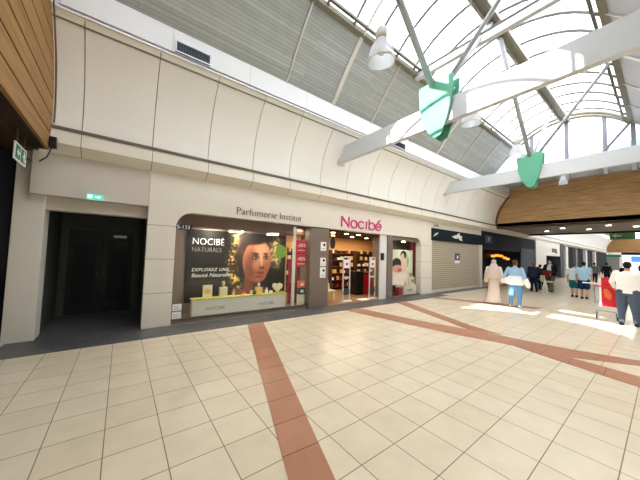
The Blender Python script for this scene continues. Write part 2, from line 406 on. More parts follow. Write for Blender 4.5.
# glazed roof
def garc(n=14, dz=0.0):
    R = (2.05**2+.95**2)/(2*.95); cz = 8.87-R
    a = math.asin(2.05/R)
    return [(YC+R*math.sin(a-2*a*i/n), cz+R*math.cos(a-2*a*i/n)+dz) for i in range(n+1)]
G = garc()
def glaze(x0, x1):
    bm = B(); rows = [[bm.verts.new((x, y, z)) for x in (x0, x1)] for y, z in G]
    for a, b in zip(rows, rows[1:]): bm.faces.new((a[0], a[1], b[1], b[0]))
    return bm
CLEAR = (.4, 2.55)  # unseen clear bay, added to let the sun onto the beam and floor
w = struct('window_1', glaze(-1.2, CLEAR[0]), 'opal')
struct('window_sun_bay', glaze(*CLEAR), 'glass')
w = struct('window_3', glaze(CLEAR[1], 17.2), 'opal')
for k in range(21):
    x = -.8 + .9*k
    if x > 17: break
    mk('glazing_bar', tube(B(), [(x, y, z-.05) for y, z in G], .042, 6), 'bar', w)
for k, x in enumerate((5.0, 11.1)):
    mk('roof_arch', tube(B(), [(x, y, z-.06) for y, z in G], .045, 8), 'alu', w)
for x in (16.75, 17.15):
    mk('roof_arch', tube(B(), [(x, y, z-.08) for y, z in G], .075, 8), 'ridge', w)
for sg, y in ((1, 4.93), (-1, .77)):
    mk('eaves_beam', box(B(), -1.2, 17.25, y-.08, y+.08, 7.84, 8.02), 'ridge', w, bevel=.01)
    mk('eaves_gutter', box(B(), -1.2, 17.25, y-.19*sg-.035, y-.19*sg+.035, 7.93, 8.0), 'bar', w)
bm = B(); box(bm, -1.2, 17.25, YC-.17, YC-.09, 8.62, 8.82); box(bm, -1.2, 17.25, YC+.09, YC+.17, 8.62, 8.82); box(bm, -1.2, 17.25, YC-.09, YC+.09, 8.7, 8.8)
mk('ridge_beam', bm, 'ridge', w, bevel=.01)
mk('cross_tie', box(B(), 7.55, 7.7, .8, 4.95, 7.74, 7.95), 'beam', w)
mk('cross_tie', box(B(), 7.52, 7.73, .8, 4.95, 7.95, 7.99), 'bar', w)
# end lunette (clear) and its posts
lp = [(-.45,5.75),(6.15,5.75),(6.15,6.47)] + V1[1:] + G[1:-1] + V2[::-1]
bm = B(); bm.faces.new([bm.verts.new((17.22, y, z)) for y, z in lp])
lw = struct('window_4', bm, 'glass')
for y, zt in ((4.2, 8.5), (2.83, 8.75), (1.55, 8.55), (.72, 7.9)):
    mk('window_post', box(B(), 17.14, 17.26, y-.07, y+.07, 5.75, zt), 'post', lw)
mk('window_brace', tube(B(), [(17.16,.8,7.85),(17.16,1.75,6.6)], .055), 'post', lw)
mk('window_brace', tube(B(), [(17.16,2.83,6.7),(17.16,4.3,5.8)], .055), 'post', lw)
# wooden bulkheads
def bulkhead(nm, x, face, mat, gap, z0=3.6, z1=6.5, rows=9):
    bm = B(); h = (z1-z0)/rows
    a, b = (x-.05, x) if face > 0 else (x, x+.05)
    def yat(z):
        if z >= 5.93: return 6.2
        for (y0, c0), (y1, c1) in zip(COVE, COVE[1:]):
            if c0 <= z <= c1: return y0+(y1-y0)*(z-c0)/(c1-c0)
        return 6.96
    for k in range(rows):
        za, zb = z0+k*h, z0+(k+1)*h-gap
        zs = [za+(zb-za)*i/3 for i in range(4)]
        prism(bm, [(yat(z)-.02, z) for z in zs] + [(mir(yat(z)-.02), z) for z in zs[::-1]], 'x', a, b)
    o = struct(nm, bm, mat)
    c = (x-.3, x-.05) if face > 0 else (x+.05, x+.3)
    mk('backing', prism(B(), [(yat(z)-.03, z) for z in [z0+(z1-z0)*i/14 for i in range(15)]]+[(mir(yat(z)-.03), z) for z in [z1-(z1-z0)*i/14 for i in range(15)]], 'x', *c), 'gap', o)
    return o
bulkhead('wall_bulkhead_left', -1.18, 1, 'wood', .028, 3.6, 6.5, 9)
struct('wall_gable_left', box(B(), -1.5, -1.2, -1.7, 7.4, 6.5, 9.2), 'cream_plain')
bulkhead('wall_bulkhead_right', 20.2, -1, 'wood_far', .006, 3.98, 6.5, 11)
struct('trim_bulkhead', prism(B(), [(6.98,4.0),(6.97,4.4),(6.9,4.75),(6.79,5.08),(6.64,5.38),(6.47,5.63),(6.31,5.84),(6.22,5.95),(6.10,5.95),(6.19,5.83),(6.36,5.62),(6.52,5.38),(6.67,5.08),(6.78,4.75),(6.84,4.4),(6.86,4.0)], 'x', 20.1, 20.2), 'brown')
struct('ceiling_soffit', box(B(), 20.2, 27.3, -1.7, 6.88, 3.93, 4.2), 'soffit')
struct('trim_soffit', box(B(), 20.12, 20.5, -1.7, 6.88, 3.86, 3.98), 'soffit_dark')
struct('trim_soffit_far', box(B(), 26.9, 27.3, -1.7, 6.88, 3.84, 3.95), 'gap')
struct('ceiling_roof', box(B(), 17.3, 20.6, -1.7, 7.4, 6.55, 6.7), 'slate_l')
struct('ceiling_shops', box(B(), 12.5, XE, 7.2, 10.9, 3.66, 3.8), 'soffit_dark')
struct('wall_shops_back', box(B(), 12.5, XE, 10.6, 10.8, 0, 3.7), 'dark')
struct('wall_leak_slab', box(B(), -1.7, .8, 9.72, 9.8, 0, 3), 'navy')  # unseen slab added behind the doors to stop light leaking between the leaves
struct('wall_upper_left', box(B(), -1.5, 20.3, 7.4, 7.6, 3.6, 6.6), 'cream_plain')
struct('trim_leak_filler', box(B(), -1.2, 20.25, 6.3, 6.6, 5.8, 6.2), 'seam')  # dark filler box added to block light leaking between lip and band
bulkhead('wall_bulkhead_end', 74.5, -1, 'wood', .006, 3.7, 6.3, 9)
struct('ceiling_far', box(B(), 20.6, 76, 3.3, 7.4, 6.9, 7.0), 'cream_plain')
struct('ceiling_far', box(B(), 20.6, 76, -1.9, 2.4, 6.9, 7.0), 'cream_plain')
bm = B(); bm.faces.new([bm.verts.new(p) for p in ((27.5,2.4,6.95),(76,2.4,6.95),(76,3.3,6.95),(27.5,3.3,6.95))])
struct('window_7', bm, 'opal')
struct('ceiling_far', box(B(), 20.6, 27.5, 2.4, 3.3, 6.9, 7.0), 'cream_plain')
struct('wall_upper_far', box(B(), 20.3, XE, 7.4, 7.6, 3.6, 7.0), 'cream_plain')
struct('wall_end', box(B(), XE-.3, XE, -1.9, 7.3, 0, 7), 'cream_plain')
# buildings behind the end lunette
struct('wall_exterior', prism(B(), [(-8,6.6),(4.6,6.6),(4.6,8.8),(1.2,9.45),(-8,9.6)], 'x', 25, 26), 'ext')

# tie beams with their green shield brackets
def tie_beam(x, label, zc, struts):
    t = thing('roof_beam', label, 'beam', (x, YC, zc-.27))
    L = lambda p: (p[0]-x, p[1]-YC, p[2]-(zc-.27))
    mk('beam_body', box(B(), -.075, .075, -4.0, 4.0, 0, .55), 'beam', t, bevel=.008)
    mk('wall_plate', box(B(), -.14, .14, 3.90, 3.96, -.06, .68), 'alu', t)
    yb = 3.25-YC
    sh = [(yb+.43,1.06),(yb+.42,.78),(yb+.39,.4),(yb+.28,.02),(yb+.12,-.26),(yb+.02,-.34),(yb-.14,-.3),(yb-.27,.02),(yb-.38,.4),(yb-.42,.78),(yb-.43,1.06)]
    for s in (-1, 1):
        mk('bracket', prism(B(), sh, 'x', s*.15-.02, s*.15+.02), 'green', t, bevel=.006)
    mk('bracket_web', box(B(), -.13, .13, yb-.1, yb+.1, .5, .95), 'black', t)
    for a, b, r in struts: mk('strut', tube(B(), [L(a), L(b)], r, 10), 'strut', t, smooth=True)
    return t
tie_beam(5.95, 'nearer of the two long white roof beams with green shield bracket', 5.25,
         [((5.9,3.35,5.9),(2.2,3.0,8.68),.075), ((6.0,3.15,5.9),(8.2,2.9,8.66),.06), ((5.95,3.1,5.9),(5.6,.9,7.9),.05)])
tie_beam(13.1, 'farther of the two long white roof beams, near the wooden bulkhead', 5.32,
         [((13.0,3.25,6.0),(9.0,2.95,8.68),.075), ((13.15,3.2,6.0),(15.2,2.95,8.66),.05), ((13.1,3.05,6.0),(11.6,.9,7.9),.055), ((13.1,3.35,6.0),(13.9,4.8,7.9),.045)])
# pendant lamps
lamp = thing('pendant_lamp', 'clear bell pendant lamp hanging highest at the photo top, before the grey louvres', 'lamp', (3.35,YC,5.1))
mk('shade', lathe(B(), [(.225,0),(.222,.05),(.205,.15),(.17,.26),(.12,.35),(.08,.40)], 24, cap=False), 'acrylic', lamp, smooth=True)
mk('rim', lathe(B(), [(.217,-.012),(.233,-.012),(.233,.012),(.217,.012),(.217,-.012)], 24, cap=False), 'alu', lamp)
mk('bulb', lathe(B(), [(.02,.12),(.06,.16),(.075,.22),(.06,.3),(.03,.38)], 12), 'paper', lamp, smooth=True)
mk('gear_housing', lathe(B(), [(.085,.39),(.1,.42),(.1,.56),(.06,.62),(.02,.64)], 16), 'alu', lamp, smooth=True)
mk('hanging_rod', tube(B(), [(0,0,.64),(0,0,3.55)], .008, 6), 'bar', lamp)
for x, lb in ((6.75, 'clear bell pendant lamp hanging just behind the nearer white beam'),
              (10.1, 'clear bell pendant lamp hanging beside the farther green bracket, left of it'),
              (16.4, 'smallest clear bell pendant lamp, hanging before the wooden bulkhead')):
    q = dup(lamp, (x, YC, 5.15 if x < 15 else 5.42), lb)
    if x > 15: q.scale = (.72, .72, .95)
# grilles on the band
def grille(x0, x1, label):
    t = thing('air_grille', label, 'vent', ((x0+x1)/2, 6.15, 6.02)); h = (x1-x0)/2
    bm = B(); box(bm, -h-.02, h+.02, -.02, .02, -.02, .0); box(bm, -h-.02, h+.02, -.02, .02, .2, .22); box(bm, -h-.02, -h, -.02, .02, 0, .2); box(bm, h, h+.02, -.02, .02, 0, .2)
    mk('grille_frame', bm, 'chrome', t); mk('grille_back', box(B(), -h, h, .0, .02, 0, .2), 'black', t)
    n = int((x1-x0)/.05); bm = B()
    for k in range(n): box(bm, -h+(k+.3)*2*h/n, -h+(k+.6)*2*h/n, -.016, 0, 0, .2)
    mk('grille_bars', bm, 'slate', t)
grille(.69, 1.36, 'dark air grille near left end of white band')
grille(7.85, 8.72, 'small grey air grille in the white band under the nearer beam')
# left: emergency sign under the soffit, cable box, lit exit sign on the header
s = thing('emergency_sign', 'green and white emergency exit sign hanging below left wooden bulkhead', 'sign', (-1.38, 6.2, 3.12))
mk('sign_panel', box(B(), -.008, .008, -.29, .29, 0, .27), 'paper', s)
bm = B(); box(bm, .008, .012, -.25, -.03, .03, .24); box(bm, .008, .012, .02, .25, .03, .24); mk('green_field', bm, 'exitgreen', s)
bm = B(); prism(bm, [(-.2,.13),(-.12,.2),(-.12,.15),(-.06,.15),(-.06,.11),(-.12,.11),(-.12,.06)], 'x', .012, .015); ell(bm, (.013,.15,.2), (.003,.025,.025)); tube(bm, [(.014,.15,.18),(.014,.12,.11),(.014,.17,.05)], .014, 6); tube(bm, [(.014,.2,.15),(.014,.14,.16),(.014,.08,.12)], .01, 6)
mk('pictogram', bm, 'paper', s)
mk('hanger', tube(B(), [(0,-.2,.27),(0,-.2,.55)], .008), 'rail', s); mk('hanger', tube(B(), [(0,.2,.27),(0,.2,.55)], .008), 'rail', s)
s = thing('junction_box', 'small dark cable box at the corner where wood meets the cream ledge', 'junction box', (-1.12, 6.80, 3.62))
mk('box_body', box(B(), -.05, .05, -.06, .06, .0, .2), 'black', s, bevel=.01)
mk('loose_cable', tube(B(), [(-.02,.05,.02),(-.12,.3,-.12),(-.28,.4,-.25),(-.42,.2,-.18),(-.5,0,-.02)], .01), 'black', s)
tag(mk('cable', tube(B(), [(-1.15, y-.05, z) for y, z in COVE[1:]] + [(-1.15,6.12,6.0),(-1.15,6.1,6.45),(-1.15,5.9,6.72)], .014), 'rail'), 'thin dark cable climbing the cream cove beside left wood cladding', 'cable')
s = thing('exit_sign', 'small lit green exit sign over the dark passage', 'sign', (-.5, 7.1, 2.79))
mk('sign_body', box(B(), -.13, .13, -.03, .06, 0, .11), 'exitlit_g', s, bevel=.004)
mk('pictogram', box(B(), -.11, -.04, -.034, -.03, .02, .09), 'exitlit', s)
bm = B(); prism(bm, [(.0,.045),(.05,.045),(.05,.025),(.1,.055),(.05,.085),(.05,.065),(.0,.065)], 'y', -.034, -.03)
mk('arrow', bm, 'exitlit', s)

# ------------------------------------------------------------------ the perfume shop
s = thing('shop_lettering', 'bronze lettering Parfumerie Institut on the cream fascia', 'sign', (2.46, FY-.015, 2.78))
text('lettering', 'Parfumerie Institut', .30, 'letters', (0,0,.06), s, .012, sx=.95, offset=-.007)
s = thing('shop_lettering', 'magenta Nocibé lettering above the shop entrance', 'sign', (6.32, FY-.02, 2.82))
def stroke(bm, pts, w=.027, d=.02):
    """flat rounded pen stroke standing off the wall"""
    for (x0, z0), (x1, z1) in zip(pts, pts[1:]):
        L = math.hypot(x1-x0, z1-z0); nx, nz = -(z1-z0)/L*w, (x1-x0)/L*w
        a0 = math.atan2(nz, nx); q = []
        for k in range(7): a = a0+PI*k/6; q.append((x0+w*math.cos(a), z0+w*math.sin(a)))
        for k in range(7): a = a0+PI+PI*k/6; q.append((x1+w*math.cos(a), z1+w*math.sin(a)))
        prism(bm, q, 'y', -d, d)
    return bm
def ring(cx, cz, rx, rz_, a0, a1, n=18): return [(cx+rx*math.cos(math.radians(a0+(a1-a0)*i/n)), cz+rz_*math.sin(math.radians(a0+(a1-a0)*i/n))) for i in range(n+1)]
def letter(strokes):
    o = B()
    for st in strokes: stroke(o, st)
    m_ = mk('letter', o, 'pink', s); rm = m_.modifiers.new('union', 'REMESH'); rm.mode = 'VOXEL'; rm.voxel_size = .011; return m_
letter([[(.04,.03),(.04,.39),(.40,.03),(.40,.39)]])
letter([ring(.66,.16,.155,.14,0,360,26)])
letter([ring(1.06,.16,.165,.14,45,315)])
letter([[(1.34,.03),(1.34,.31)]])
letter([[(1.50,.40),(1.50,.03)], ring(1.665,.16,.165,.14,0,360,26)])
letter([ring(2.06,.16,.175,.14,0,322)+[], [(1.90,.16),(2.235,.16)], [(2.03,.37),(2.16,.43)]])
# opening: frames, post, glass
bm = B(); box(bm, 1.0, 4.98, 7.43, 7.75, 2.42, 2.75); struct('trim_pelmet', bm, 'brown')
struct('trim_jamb', box(B(), .98, 1.05, 7.43, 7.8, 0, 2.72), 'taupe')
struct('trim_base', box(B(), 1.03, 4.95, 7.2, 7.75, 0, .11), 'taupe')
struct('wall_column', box(B(), 4.98, 5.78, 7.12, 7.7, 0, 2.68), 'taupe', bevel=.008)
bm = B(); bm.faces.new([bm.verts.new(p) for p in ((1.02,7.22,.11),(4.98,7.22,.11),(4.98,7.22,2.7),(1.02,7.22,2.7))])
w = struct('window_5', bm, 'shopglass'); 
mk('window_post', box(B(), 4.38, 4.47, 7.2, 7.26, .11, 2.66), 'alu', w)
mk('window_rail', box(B(), 1.02, 4.98, 7.2, 7.24, .08, .14), 'taupe', w)
struct('wall_display_side', box(B(), 4.42, 4.46, 7.75, 10.5, 0, 2.75), 'peach')
struct('wall_shop_back', box(B(), 4.42, 12.4, 10.5, 10.6, 0, 2.75), 'peach')
struct('wall_shop_side', box(B(), 12.4, 12.5, 7.43, 10.6, 0, 2.75), 'peach')
struct('wall_poster_back', box(B(), 1.0, 4.42, 7.75, 7.8, 0, 2.75), 'taupe')
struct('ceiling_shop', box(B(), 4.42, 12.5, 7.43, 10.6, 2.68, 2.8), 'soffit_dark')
struct('floor_shop', box(B(), 4.46, 12.4, 7.16, 10.5, 0, .008), 'shopfloor')
bm = B(); box(bm, 8.60, 9.02, 7.2, 7.27, 0, 2.7); struct('wall_jamb_white', bm, 'white_plain')
bm = B(); box(bm, 9.02, 9.37, 7.16, 7.35, 0, 2.7); box(bm, 9.37, 11.6, 7.2, 7.3, 0, .06); box(bm, 9.37, 11.6, 7.2, 7.43, 2.52, 2.67); struct('trim_smallwindow', bm, 'taupe')
bm = B(); bm.faces.new([bm.verts.new(p) for p in ((9.37,7.22,.06),(11.52,7.22,.06),(11.52,7.22,2.6),(9.37,7.22,2.6))])
struct('window_6', bm, 'shopglass')
bm = B(); box(bm, 9.3, 11.95, 8.2, 8.25, 0, 2.68); box(bm, 11.9, 11.95, 7.43, 8.2, 0, 2.68); box(bm, 9.3, 9.36, 7.35, 8.2, 0, 2.68)
struct('wall_smallwindow_back', bm, 'taupe')
# printed posters -------------------------------------------------
def poster_mesh(w, h, nx, ny, fn):
    me = bpy.data.meshes.new('poster_print')
    U, V = np.meshgrid(np.linspace(0,1,nx), np.linspace(0,1,ny))
    xs = (U-.5)*w; zs = V*h
    verts = np.stack([xs.ravel(), np.zeros(nx*ny), zs.ravel()], 1)
    idx = np.arange(nx*ny).reshape(ny, nx)
    f = np.stack([idx[:-1,:-1].ravel(), idx[:-1,1:].ravel(), idx[1:,1:].ravel(), idx[1:,:-1].ravel()], 1)
    me.from_pydata(verts.tolist(), [], f.tolist())
    c = fn(U, V)
    lin = np.where(c <= .04045, c/12.92, ((c+.055)/1.055)**2.4)
    a = me.color_attributes.new('Print', 'FLOAT_COLOR', 'POINT')
    a.data.foreach_set('color', np.concatenate([lin.reshape(-1,3), np.ones((nx*ny,1))], 1).ravel().astype(np.float32))
    return me
def vn(U, V, s, seed):
    rng = np.random.RandomState(seed); n = 64; t = rng.rand(n, n)
    x = U*s; y = V*s; xi = np.floor(x).astype(int); yi = np.floor(y).astype(int); fx = x-xi; fy = y-yi
    fx = fx*fx*(3-2*fx); fy = fy*fy*(3-2*fy); g = lambda a, b: t[a % n, b % n]
    return g(xi,yi)*(1-fx)*(1-fy)+g(xi+1,yi)*fx*(1-fy)+g(xi,yi+1)*(1-fx)*fy+g(xi+1,yi+1)*fx*fy
def el(U, V, cx, cy, rx, ry, soft=.15, rot=0):
    c, s = math.cos(rot), math.sin(rot); x = (U-cx); y = (V-cy); a = (x*c+y*s)/rx; b = (-x*s+y*c)/ry
    return np.clip((1-np.sqrt(a*a+b*b))/soft+.5, 0, 1)
def mixc(c, col, m): return c*(1-m[...,None]) + np.array(col)/255*m[...,None]
def portrait(U, V):
    X = U*1.6; W = lambda u: u*1.6
    c = np.ones(U.shape+(3,))*np.array((11,12,17))/255
    c = mixc(c, (26,25,28), np.clip((vn(X,V,6,1)-.5)*1.2,0,1))
    g = np.exp(-((U-.43-.03*np.sin(V*9))/.055)**2); gl = np.clip((vn(X,V,38,3)*.6+vn(X,V,17,4)*.5-.5)*5,0,1)*g
    c = mixc(c, (120,92,48), g*.55); c = mixc(c, (246,214,130), gl)
    g = np.exp(-((U-.885)/.075)**2-((V-.72)/.24)**2); c = mixc(c, (206,176,96), g*.85); c = mixc(c, (255,240,190), np.clip((vn(X,V,30,8)-.5)*4,0,1)*g)
    K = 1/1.6
    c = mixc(c, (58,40,34), el(X,V,W(.60),.70,.25,.24,.5))                      # swept back hair
    c = mixc(c, (84,58,46), el(X,V,W(.535),.66,.13,.17,.7)*np.clip((vn(X,V,22,12)-.2)*1.6,0,1))
    c = mixc(c, (156,104,82), el(X,V,W(.62),.02,.36,.15,.5))                    # shoulders
    c = mixc(c, (140,90,70), el(X,V,W(.615),.22,.13,.26,.3))                    # neck
    c = mixc(c, (92,58,48), el(X,V,W(.67),.20,.07,.22,.8)*.8)
    c = mixc(c, (176,118,92), el(X,V,W(.672),.575,.25,.335,.07,-.10))          # face
    c = mixc(c, (176,118,92), el(X,V,W(.70),.36,.13,.12,.2))
    c = mixc(c, (214,164,134), el(X,V,W(.715),.70,.12,.14,.9,-.1)*.8)
    c = mixc(c, (132,82,64), el(X,V,W(.595),.50,.09,.27,.9)*.8)
    c = mixc(c, (46,32,30), el(X,V,W(.625),.90,.26,.075,.5,.10))                # hair line
    for ex, wd in ((.65, .062), (.765, .045)):
        c = mixc(c, (84,54,46), el(X,V,W(ex),.685,wd,.018,.6, -.1)); c = mixc(c, (72,46,40), el(X,V,W(ex),.63,wd*.95,.034,.7))
        c = mixc(c, (198,180,164), el(X,V,W(ex),.625,wd*.6,.013,.4)); c = mixc(c, (34,26,26), el(X,V,W(ex)+.006,.626,.016,.015,.4))
    c = mixc(c, (222,172,142), el(X,V,W(.72),.55,.018,.10,.9,.08)); c = mixc(c, (112,68,56), el(X,V,W(.725),.465,.045,.02,.7))
    c = mixc(c, (166,80,72), el(X,V,W(.712),.385,.07,.028,.4)); c = mixc(c, (98,46,44), el(X,V,W(.712),.388,.064,.006,.5))
    c = mixc(c, (104,66,54), el(X,V,W(.70),.325,.07,.016,.9)*.6); c = mixc(c, (206,154,126), el(X,V,W(.655),.50,.06,.07,.9)*.6)
    return np.clip(c,0,1)**1.18
def portrait2(U, V):
    c = np.ones(U.shape+(3,))*np.array((190,208,176))/255
    c = mixc(c, (226,232,206), el(U,V,.55,.6,.5,.6,.8)); c = mixc(c, (120,150,96), np.clip((vn(U,V,7,5)-.6)*4,0,1)*np.clip((U-.55)*3,0,1))
    c = mixc(c, (240,220,206), el(U,V,.36,.16,.5,.3,.2)); c = mixc(c, (36,26,30), el(U,V,.52,.86,.15,.12,.1)); c = mixc(c, (228,190,166), el(U,V,.48,.78,.09,.13,.2))
    c = mixc(c, (32,24,28), el(U,V,.20,.60,.22,.16,.15)); c = mixc(c, (222,160,146), el(U,V,.24,.46,.26,.11,.2)); c = mixc(c, (236,206,186), el(U,V,.55,.56,.14,.20,.3))
    c = mixc(c, (206,90,110), el(U,V,.34,.42,.1,.05,.3)); c = mixc(c, (244,236,226), el(U,V,.45,.12,.4,.22,.3))
    return np.clip(c,0,1)
p = thing('advert_poster', 'large dark advertising poster with a woman and gold glitter in the shop window', 'poster', (2.88, 7.716, .40))
mk('poster_board', box(B(), -1.5, 1.5, .004, .03, 0, 1.98), 'black', p)
me = poster_mesh(3.0, 1.98, 200, 132, portrait); link('poster_print', me, 'poster', p, (0,-.002,0))
text('lettering', 'NOCIBÉ', .26, 'paper', (-1.38,-.008,1.57), p, .003, offset=-.006, sx=.92)
text('lettering', 'NATURALS', .185, 'grey_letters', (-1.38,-.008,1.37), p, .003, offset=-.004, sx=.86)
text('lettering', 'EXPLOREZ UNE', .125, 'paper', (-1.36,-.008,.84), p, .003, shear=.25, spacing=1.15)
text('lettering', 'Beauté Naturelle', .15, 'paper', (-1.36,-.008,.68), p, .003, shear=.25)
p = thing('advert_poster', 'pale green advertising poster with a woman in the small window', 'poster', (10.62, 7.52, .06))
mk('poster_board', box(B(), -.78, .78, .004, .03, .42, 2.05), 'paper', p); mk('stand', box(B(), -.5, .5, .004, .05, 0, .42), 'alu', p)
link('poster_print', poster_mesh(1.56, 1.63, 90, 90, portrait2), 'poster', p, (0,-.002,.42))
# plinth with things on it
p = thing('display_plinth', 'long low white plinth with lime top in the large shop window', 'plinth', (2.87, 7.44, .11))
mk('plinth_body', box(B(), -1.36, 1.36, -.11, .11, 0, .42), 'plinth', p); mk('plinth_top', box(B(), -1.38, 1.38, -.13, .13, .42, .445), 'lime', p)
text('lettering', 'NOCIBÉ', .12, 'grey_letters', (-1.03,-.114,.13), p, .003, sx=1.15); text('lettering', 'NOCIBÉ', .12, 'grey_letters', (.46,-.114,.13), p, .003, sx=1.15)
PZ = .556
f = thing('framed_card', 'cream printed card standing at left end of the window plinth', 'card', (1.9, 7.47, PZ))
mk('card_board', box(B(), -.12, .12, -.012, .012, 0, .33), 'cardcream', f); mk('card_print', box(B(), -.07, .07, -.015, -.012, .1, .22), 'gold', f)
def bottle(x, lb, r, h, sq=False, capm='gold', body='glassy'):
    t = thing('perfume_bottle', lb, 'bottle', (x, 7.45, PZ))
    if sq: mk('bottle_body', box(B(), -r, r, -r*.7, r*.7, 0, h*.62), body, t, bevel=.01)
    else: mk('bottle_body', lathe(B(), [(r,0),(r,h*.55),(r*.7,h*.66),(r*.3,h*.7)], 14), body, t, smooth=False)
    mk('bottle_neck', lathe(B(), [(r*.28,h*.6),(r*.28,h*.76)], 10), 'chrome', t)
    mk('bottle_cap', lathe(B(), [(r*.42,h*.74),(r*.45,h*.78),(r*.42,h*.98),(r*.2,h)], 12), capm, t)
bottle(2.31, 'tallest gold-capped bottle on the window plinth beside the cream card', .10, .42, True)
bottle(2.6, 'tiny pale bottle on the plinth, just right of the tallest bottle', .035, .13)
bottle(3.36, 'square gold-filled bottle on the plinth below the woman poster', .095, .33, True, 'glassy', 'gold')
bottle(3.62, 'short white bottle on the plinth beside the heart-shaped ornament', .045, .17, False, 'paper', 'paper')
def jar(x, lb, r, h, b, c):
    t = thing('cream_jar', lb, 'jar', (x, 7.43, PZ)); mk('jar_body', lathe(B(), [(r*.9,0),(r,.01),(r,h*.6)], 14), b, t); mk('jar_lid', lathe(B(), [(r*1.03,h*.6),(r*1.03,h*.96),(r*.9,h)], 14), c, t)
jar(2.9, 'small round jar with a red lid on the window plinth', .06, .09, 'cardcream', 'red')
jar(3.12, 'small pale jar standing alone mid plinth left of square bottle', .04, .12, 'glassy', 'gold')
jar(3.21, 'small black jar against the square bottle on the plinth', .06, .11, 'black', 'slate')
jar(3.76, 'low cream jar between short bottle and heart ornament', .05, .07, 'cardcream', 'paper')
t = thing('heart_ornament', 'cream heart-shaped ornament at right end of the window plinth', 'ornament', (3.99, 7.45, PZ))
hp = [(.16*math.sin(a)**3*1.05, .17+.0105*(13*math.cos(a)-5*math.cos(2*a)-2*math.cos(3*a)-math.cos(4*a))) for a in [2*PI*i/28 for i in range(28)]]
mk('heart_body', prism(B(), hp, 'y', -.035, .035), 'cardcream', t, bevel=.015); mk('foot', box(B(), -.06, .06, -.04, .04, 0, .03), 'gold', t)
tag(mk('plinth_confetti', lathe(B(), [(.05,0),(.045,.03),(.01,.05)], 10), 'lime', loc=(4.14, 7.42, PZ)), 'little lime pebble on the plinth end beside the heart', 'ornament')
# window stickers and notices
tag(mk('round_sticker', prism(B(), [(.2*math.cos(a), .2*math.sin(a)) for a in [2*PI*i/24 for i in range(24)]], 'y', -.004, .004), 'leafgreen', loc=(3.93, 7.20, 1.84)), 'round green sticker on the large shop window glass', 'sticker')
for z, lb in ((.33, 'upper of two white notices low on the shop window, left corner'), (.14, 'lower of two white notices low on the shop window, left corner')):
    t = thing('notice_card', lb, 'notice', (1.15, 7.205, z)); mk('card', box(B(), -.1, .1, -.004, .004, 0, .16), 'paper', t)
    bm = B(); [box(bm, -.08, .06-.02*k, -.006, -.004, .03+.035*k, .04+.035*k) for k in range(3)]; mk('printed_lines', bm, 'grey_letters', t)
s = thing('unit_number', 'small unit number plate at top left of the shop window', 'sign', (1.03, 7.19, 2.31))
mk('plate', box(B(), 0, .36, 0, .008, 0, .13), 'navy', s); text('lettering', 'S-133', .13, 'paper', (.015,-.004,.02), s, .003)
for z, tx, lb in ((1.82, '-20%', 'upper of two red discount panels hanging in the shop window'), (1.37, '-40%', 'lower of two red discount panels hanging in the shop window')):
    t = thing('discount_panel', lb, 'sign', (4.77, 7.32, z)); mk('panel', box(B(), -.22, .22, 0, .01, 0, .42), 'red', t)
    text('lettering', tx, .17, 'paper', (0,-.003,.2), t, .002, align='CENTER'); mk('small_print', box(B(), -.14, .14, -.003, 0, .08, .1), 'paper', t)
t = thing('display_stand', 'dark red display stand with cartons behind the discount panels', 'stand', (4.72, 7.62, .11))
mk('stand_back', box(B(), -.2, .18, .06, .1, 0, 1.5), 'deepred', t); mk('stand_shelf', box(B(), -.2, .18, -.1, .06, .3, .33), 'deepred', t); mk('stand_shelf', box(B(), -.2, .18, -.1, .06, .7, .73), 'deepred', t)
for z, h, m_, lb in ((.11, .34, 'cardcream', 'peach carton at the bottom of carton pile in shop window'), (.452, .22, 'teal', 'dark teal carton in middle of carton pile in shop window'), (.674, .22, 'orangecard', 'orange carton on top of carton pile in shop window')):
    if m_ == 'orangecard' and 'orangecard' not in M: M['orangecard'] = solid('orange card', (226,112,60), .5)
    t = thing('carton', lb, 'box', (4.83, 7.38, z)); mk('carton_body', box(B(), -.11, .11, -.07, .07, 0, h), m_, t, bevel=.004); mk('carton_label', box(B(), -.06, .06, -.073, -.07, h*.3, h*.7), 'paper', t)
for z, h, lb in ((1.92, .3, 'highest white notice sheet on the taupe column'), (1.4, .28, 'middle white notice sheet on the taupe column'), (1.0, .36, 'lowest white notice sheet on the taupe column')):
    t = thing('notice_sheet', lb, 'notice', (5.53, 7.116, z)); mk('sheet', box(B(), -.12, .12, -.003, .003, 0, h), 'paper', t)
    mk('black_mark', lathe(B(), [(.05,0),(.05,.003)], 12), 'black', t, loc=(.03,-.003,h*.68)).rotation_euler = (PI/2,0,0)
    mk('printed_line', box(B(), -.08, .08, -.005, -.003, h*.2, h*.26), 'grey_letters', t)
# spot lamps above the poster
sp = []
for x, lb in ((2.58, 'left bright spot lamp above the poster in the shop window'), (3.74, 'right bright spot lamp above the poster in the shop window')):
    t = thing('spot_lamp', lb, 'lamp', (x, 7.45, 2.34)); mk('lamp_housing', box(B(), -.2, .2, -.05, .05, .03, .09), 'alu', t); mk('lamp_lens', box(B(), -.17, .17, -.04, .04, .015, .03), 'warm', t)
def lightobj(nm, kind, loc, energy, col, size=.3, sy=None, rot=(0,0,0), spot=None):
    l = bpy.data.lights.new(nm, kind); l.energy = energy; l.color = col
    if kind == 'AREA':
        l.size = size
        if sy: l.shape = 'RECTANGLE'; l.size_y = sy
    elif kind != 'SUN': l.shadow_soft_size = size
    o = bpy.data.objects.new(nm, l); COL.objects.link(o); o.location = loc; o.rotation_euler = rot; return o
for x in (2.0, 2.9, 3.8): lightobj('window_spot', 'AREA', (x, 7.4, 2.4), 16, (1,.9,.74), .3, .08, (math.radians(20),0,0))
lightobj('window_spot', 'AREA', (4.75, 7.4, 2.6), 4, (1,.88,.7), .2)
lightobj('window_spot', 'AREA', (10.5, 7.36, 2.5), 9, (1,.92,.8), .6, .08)
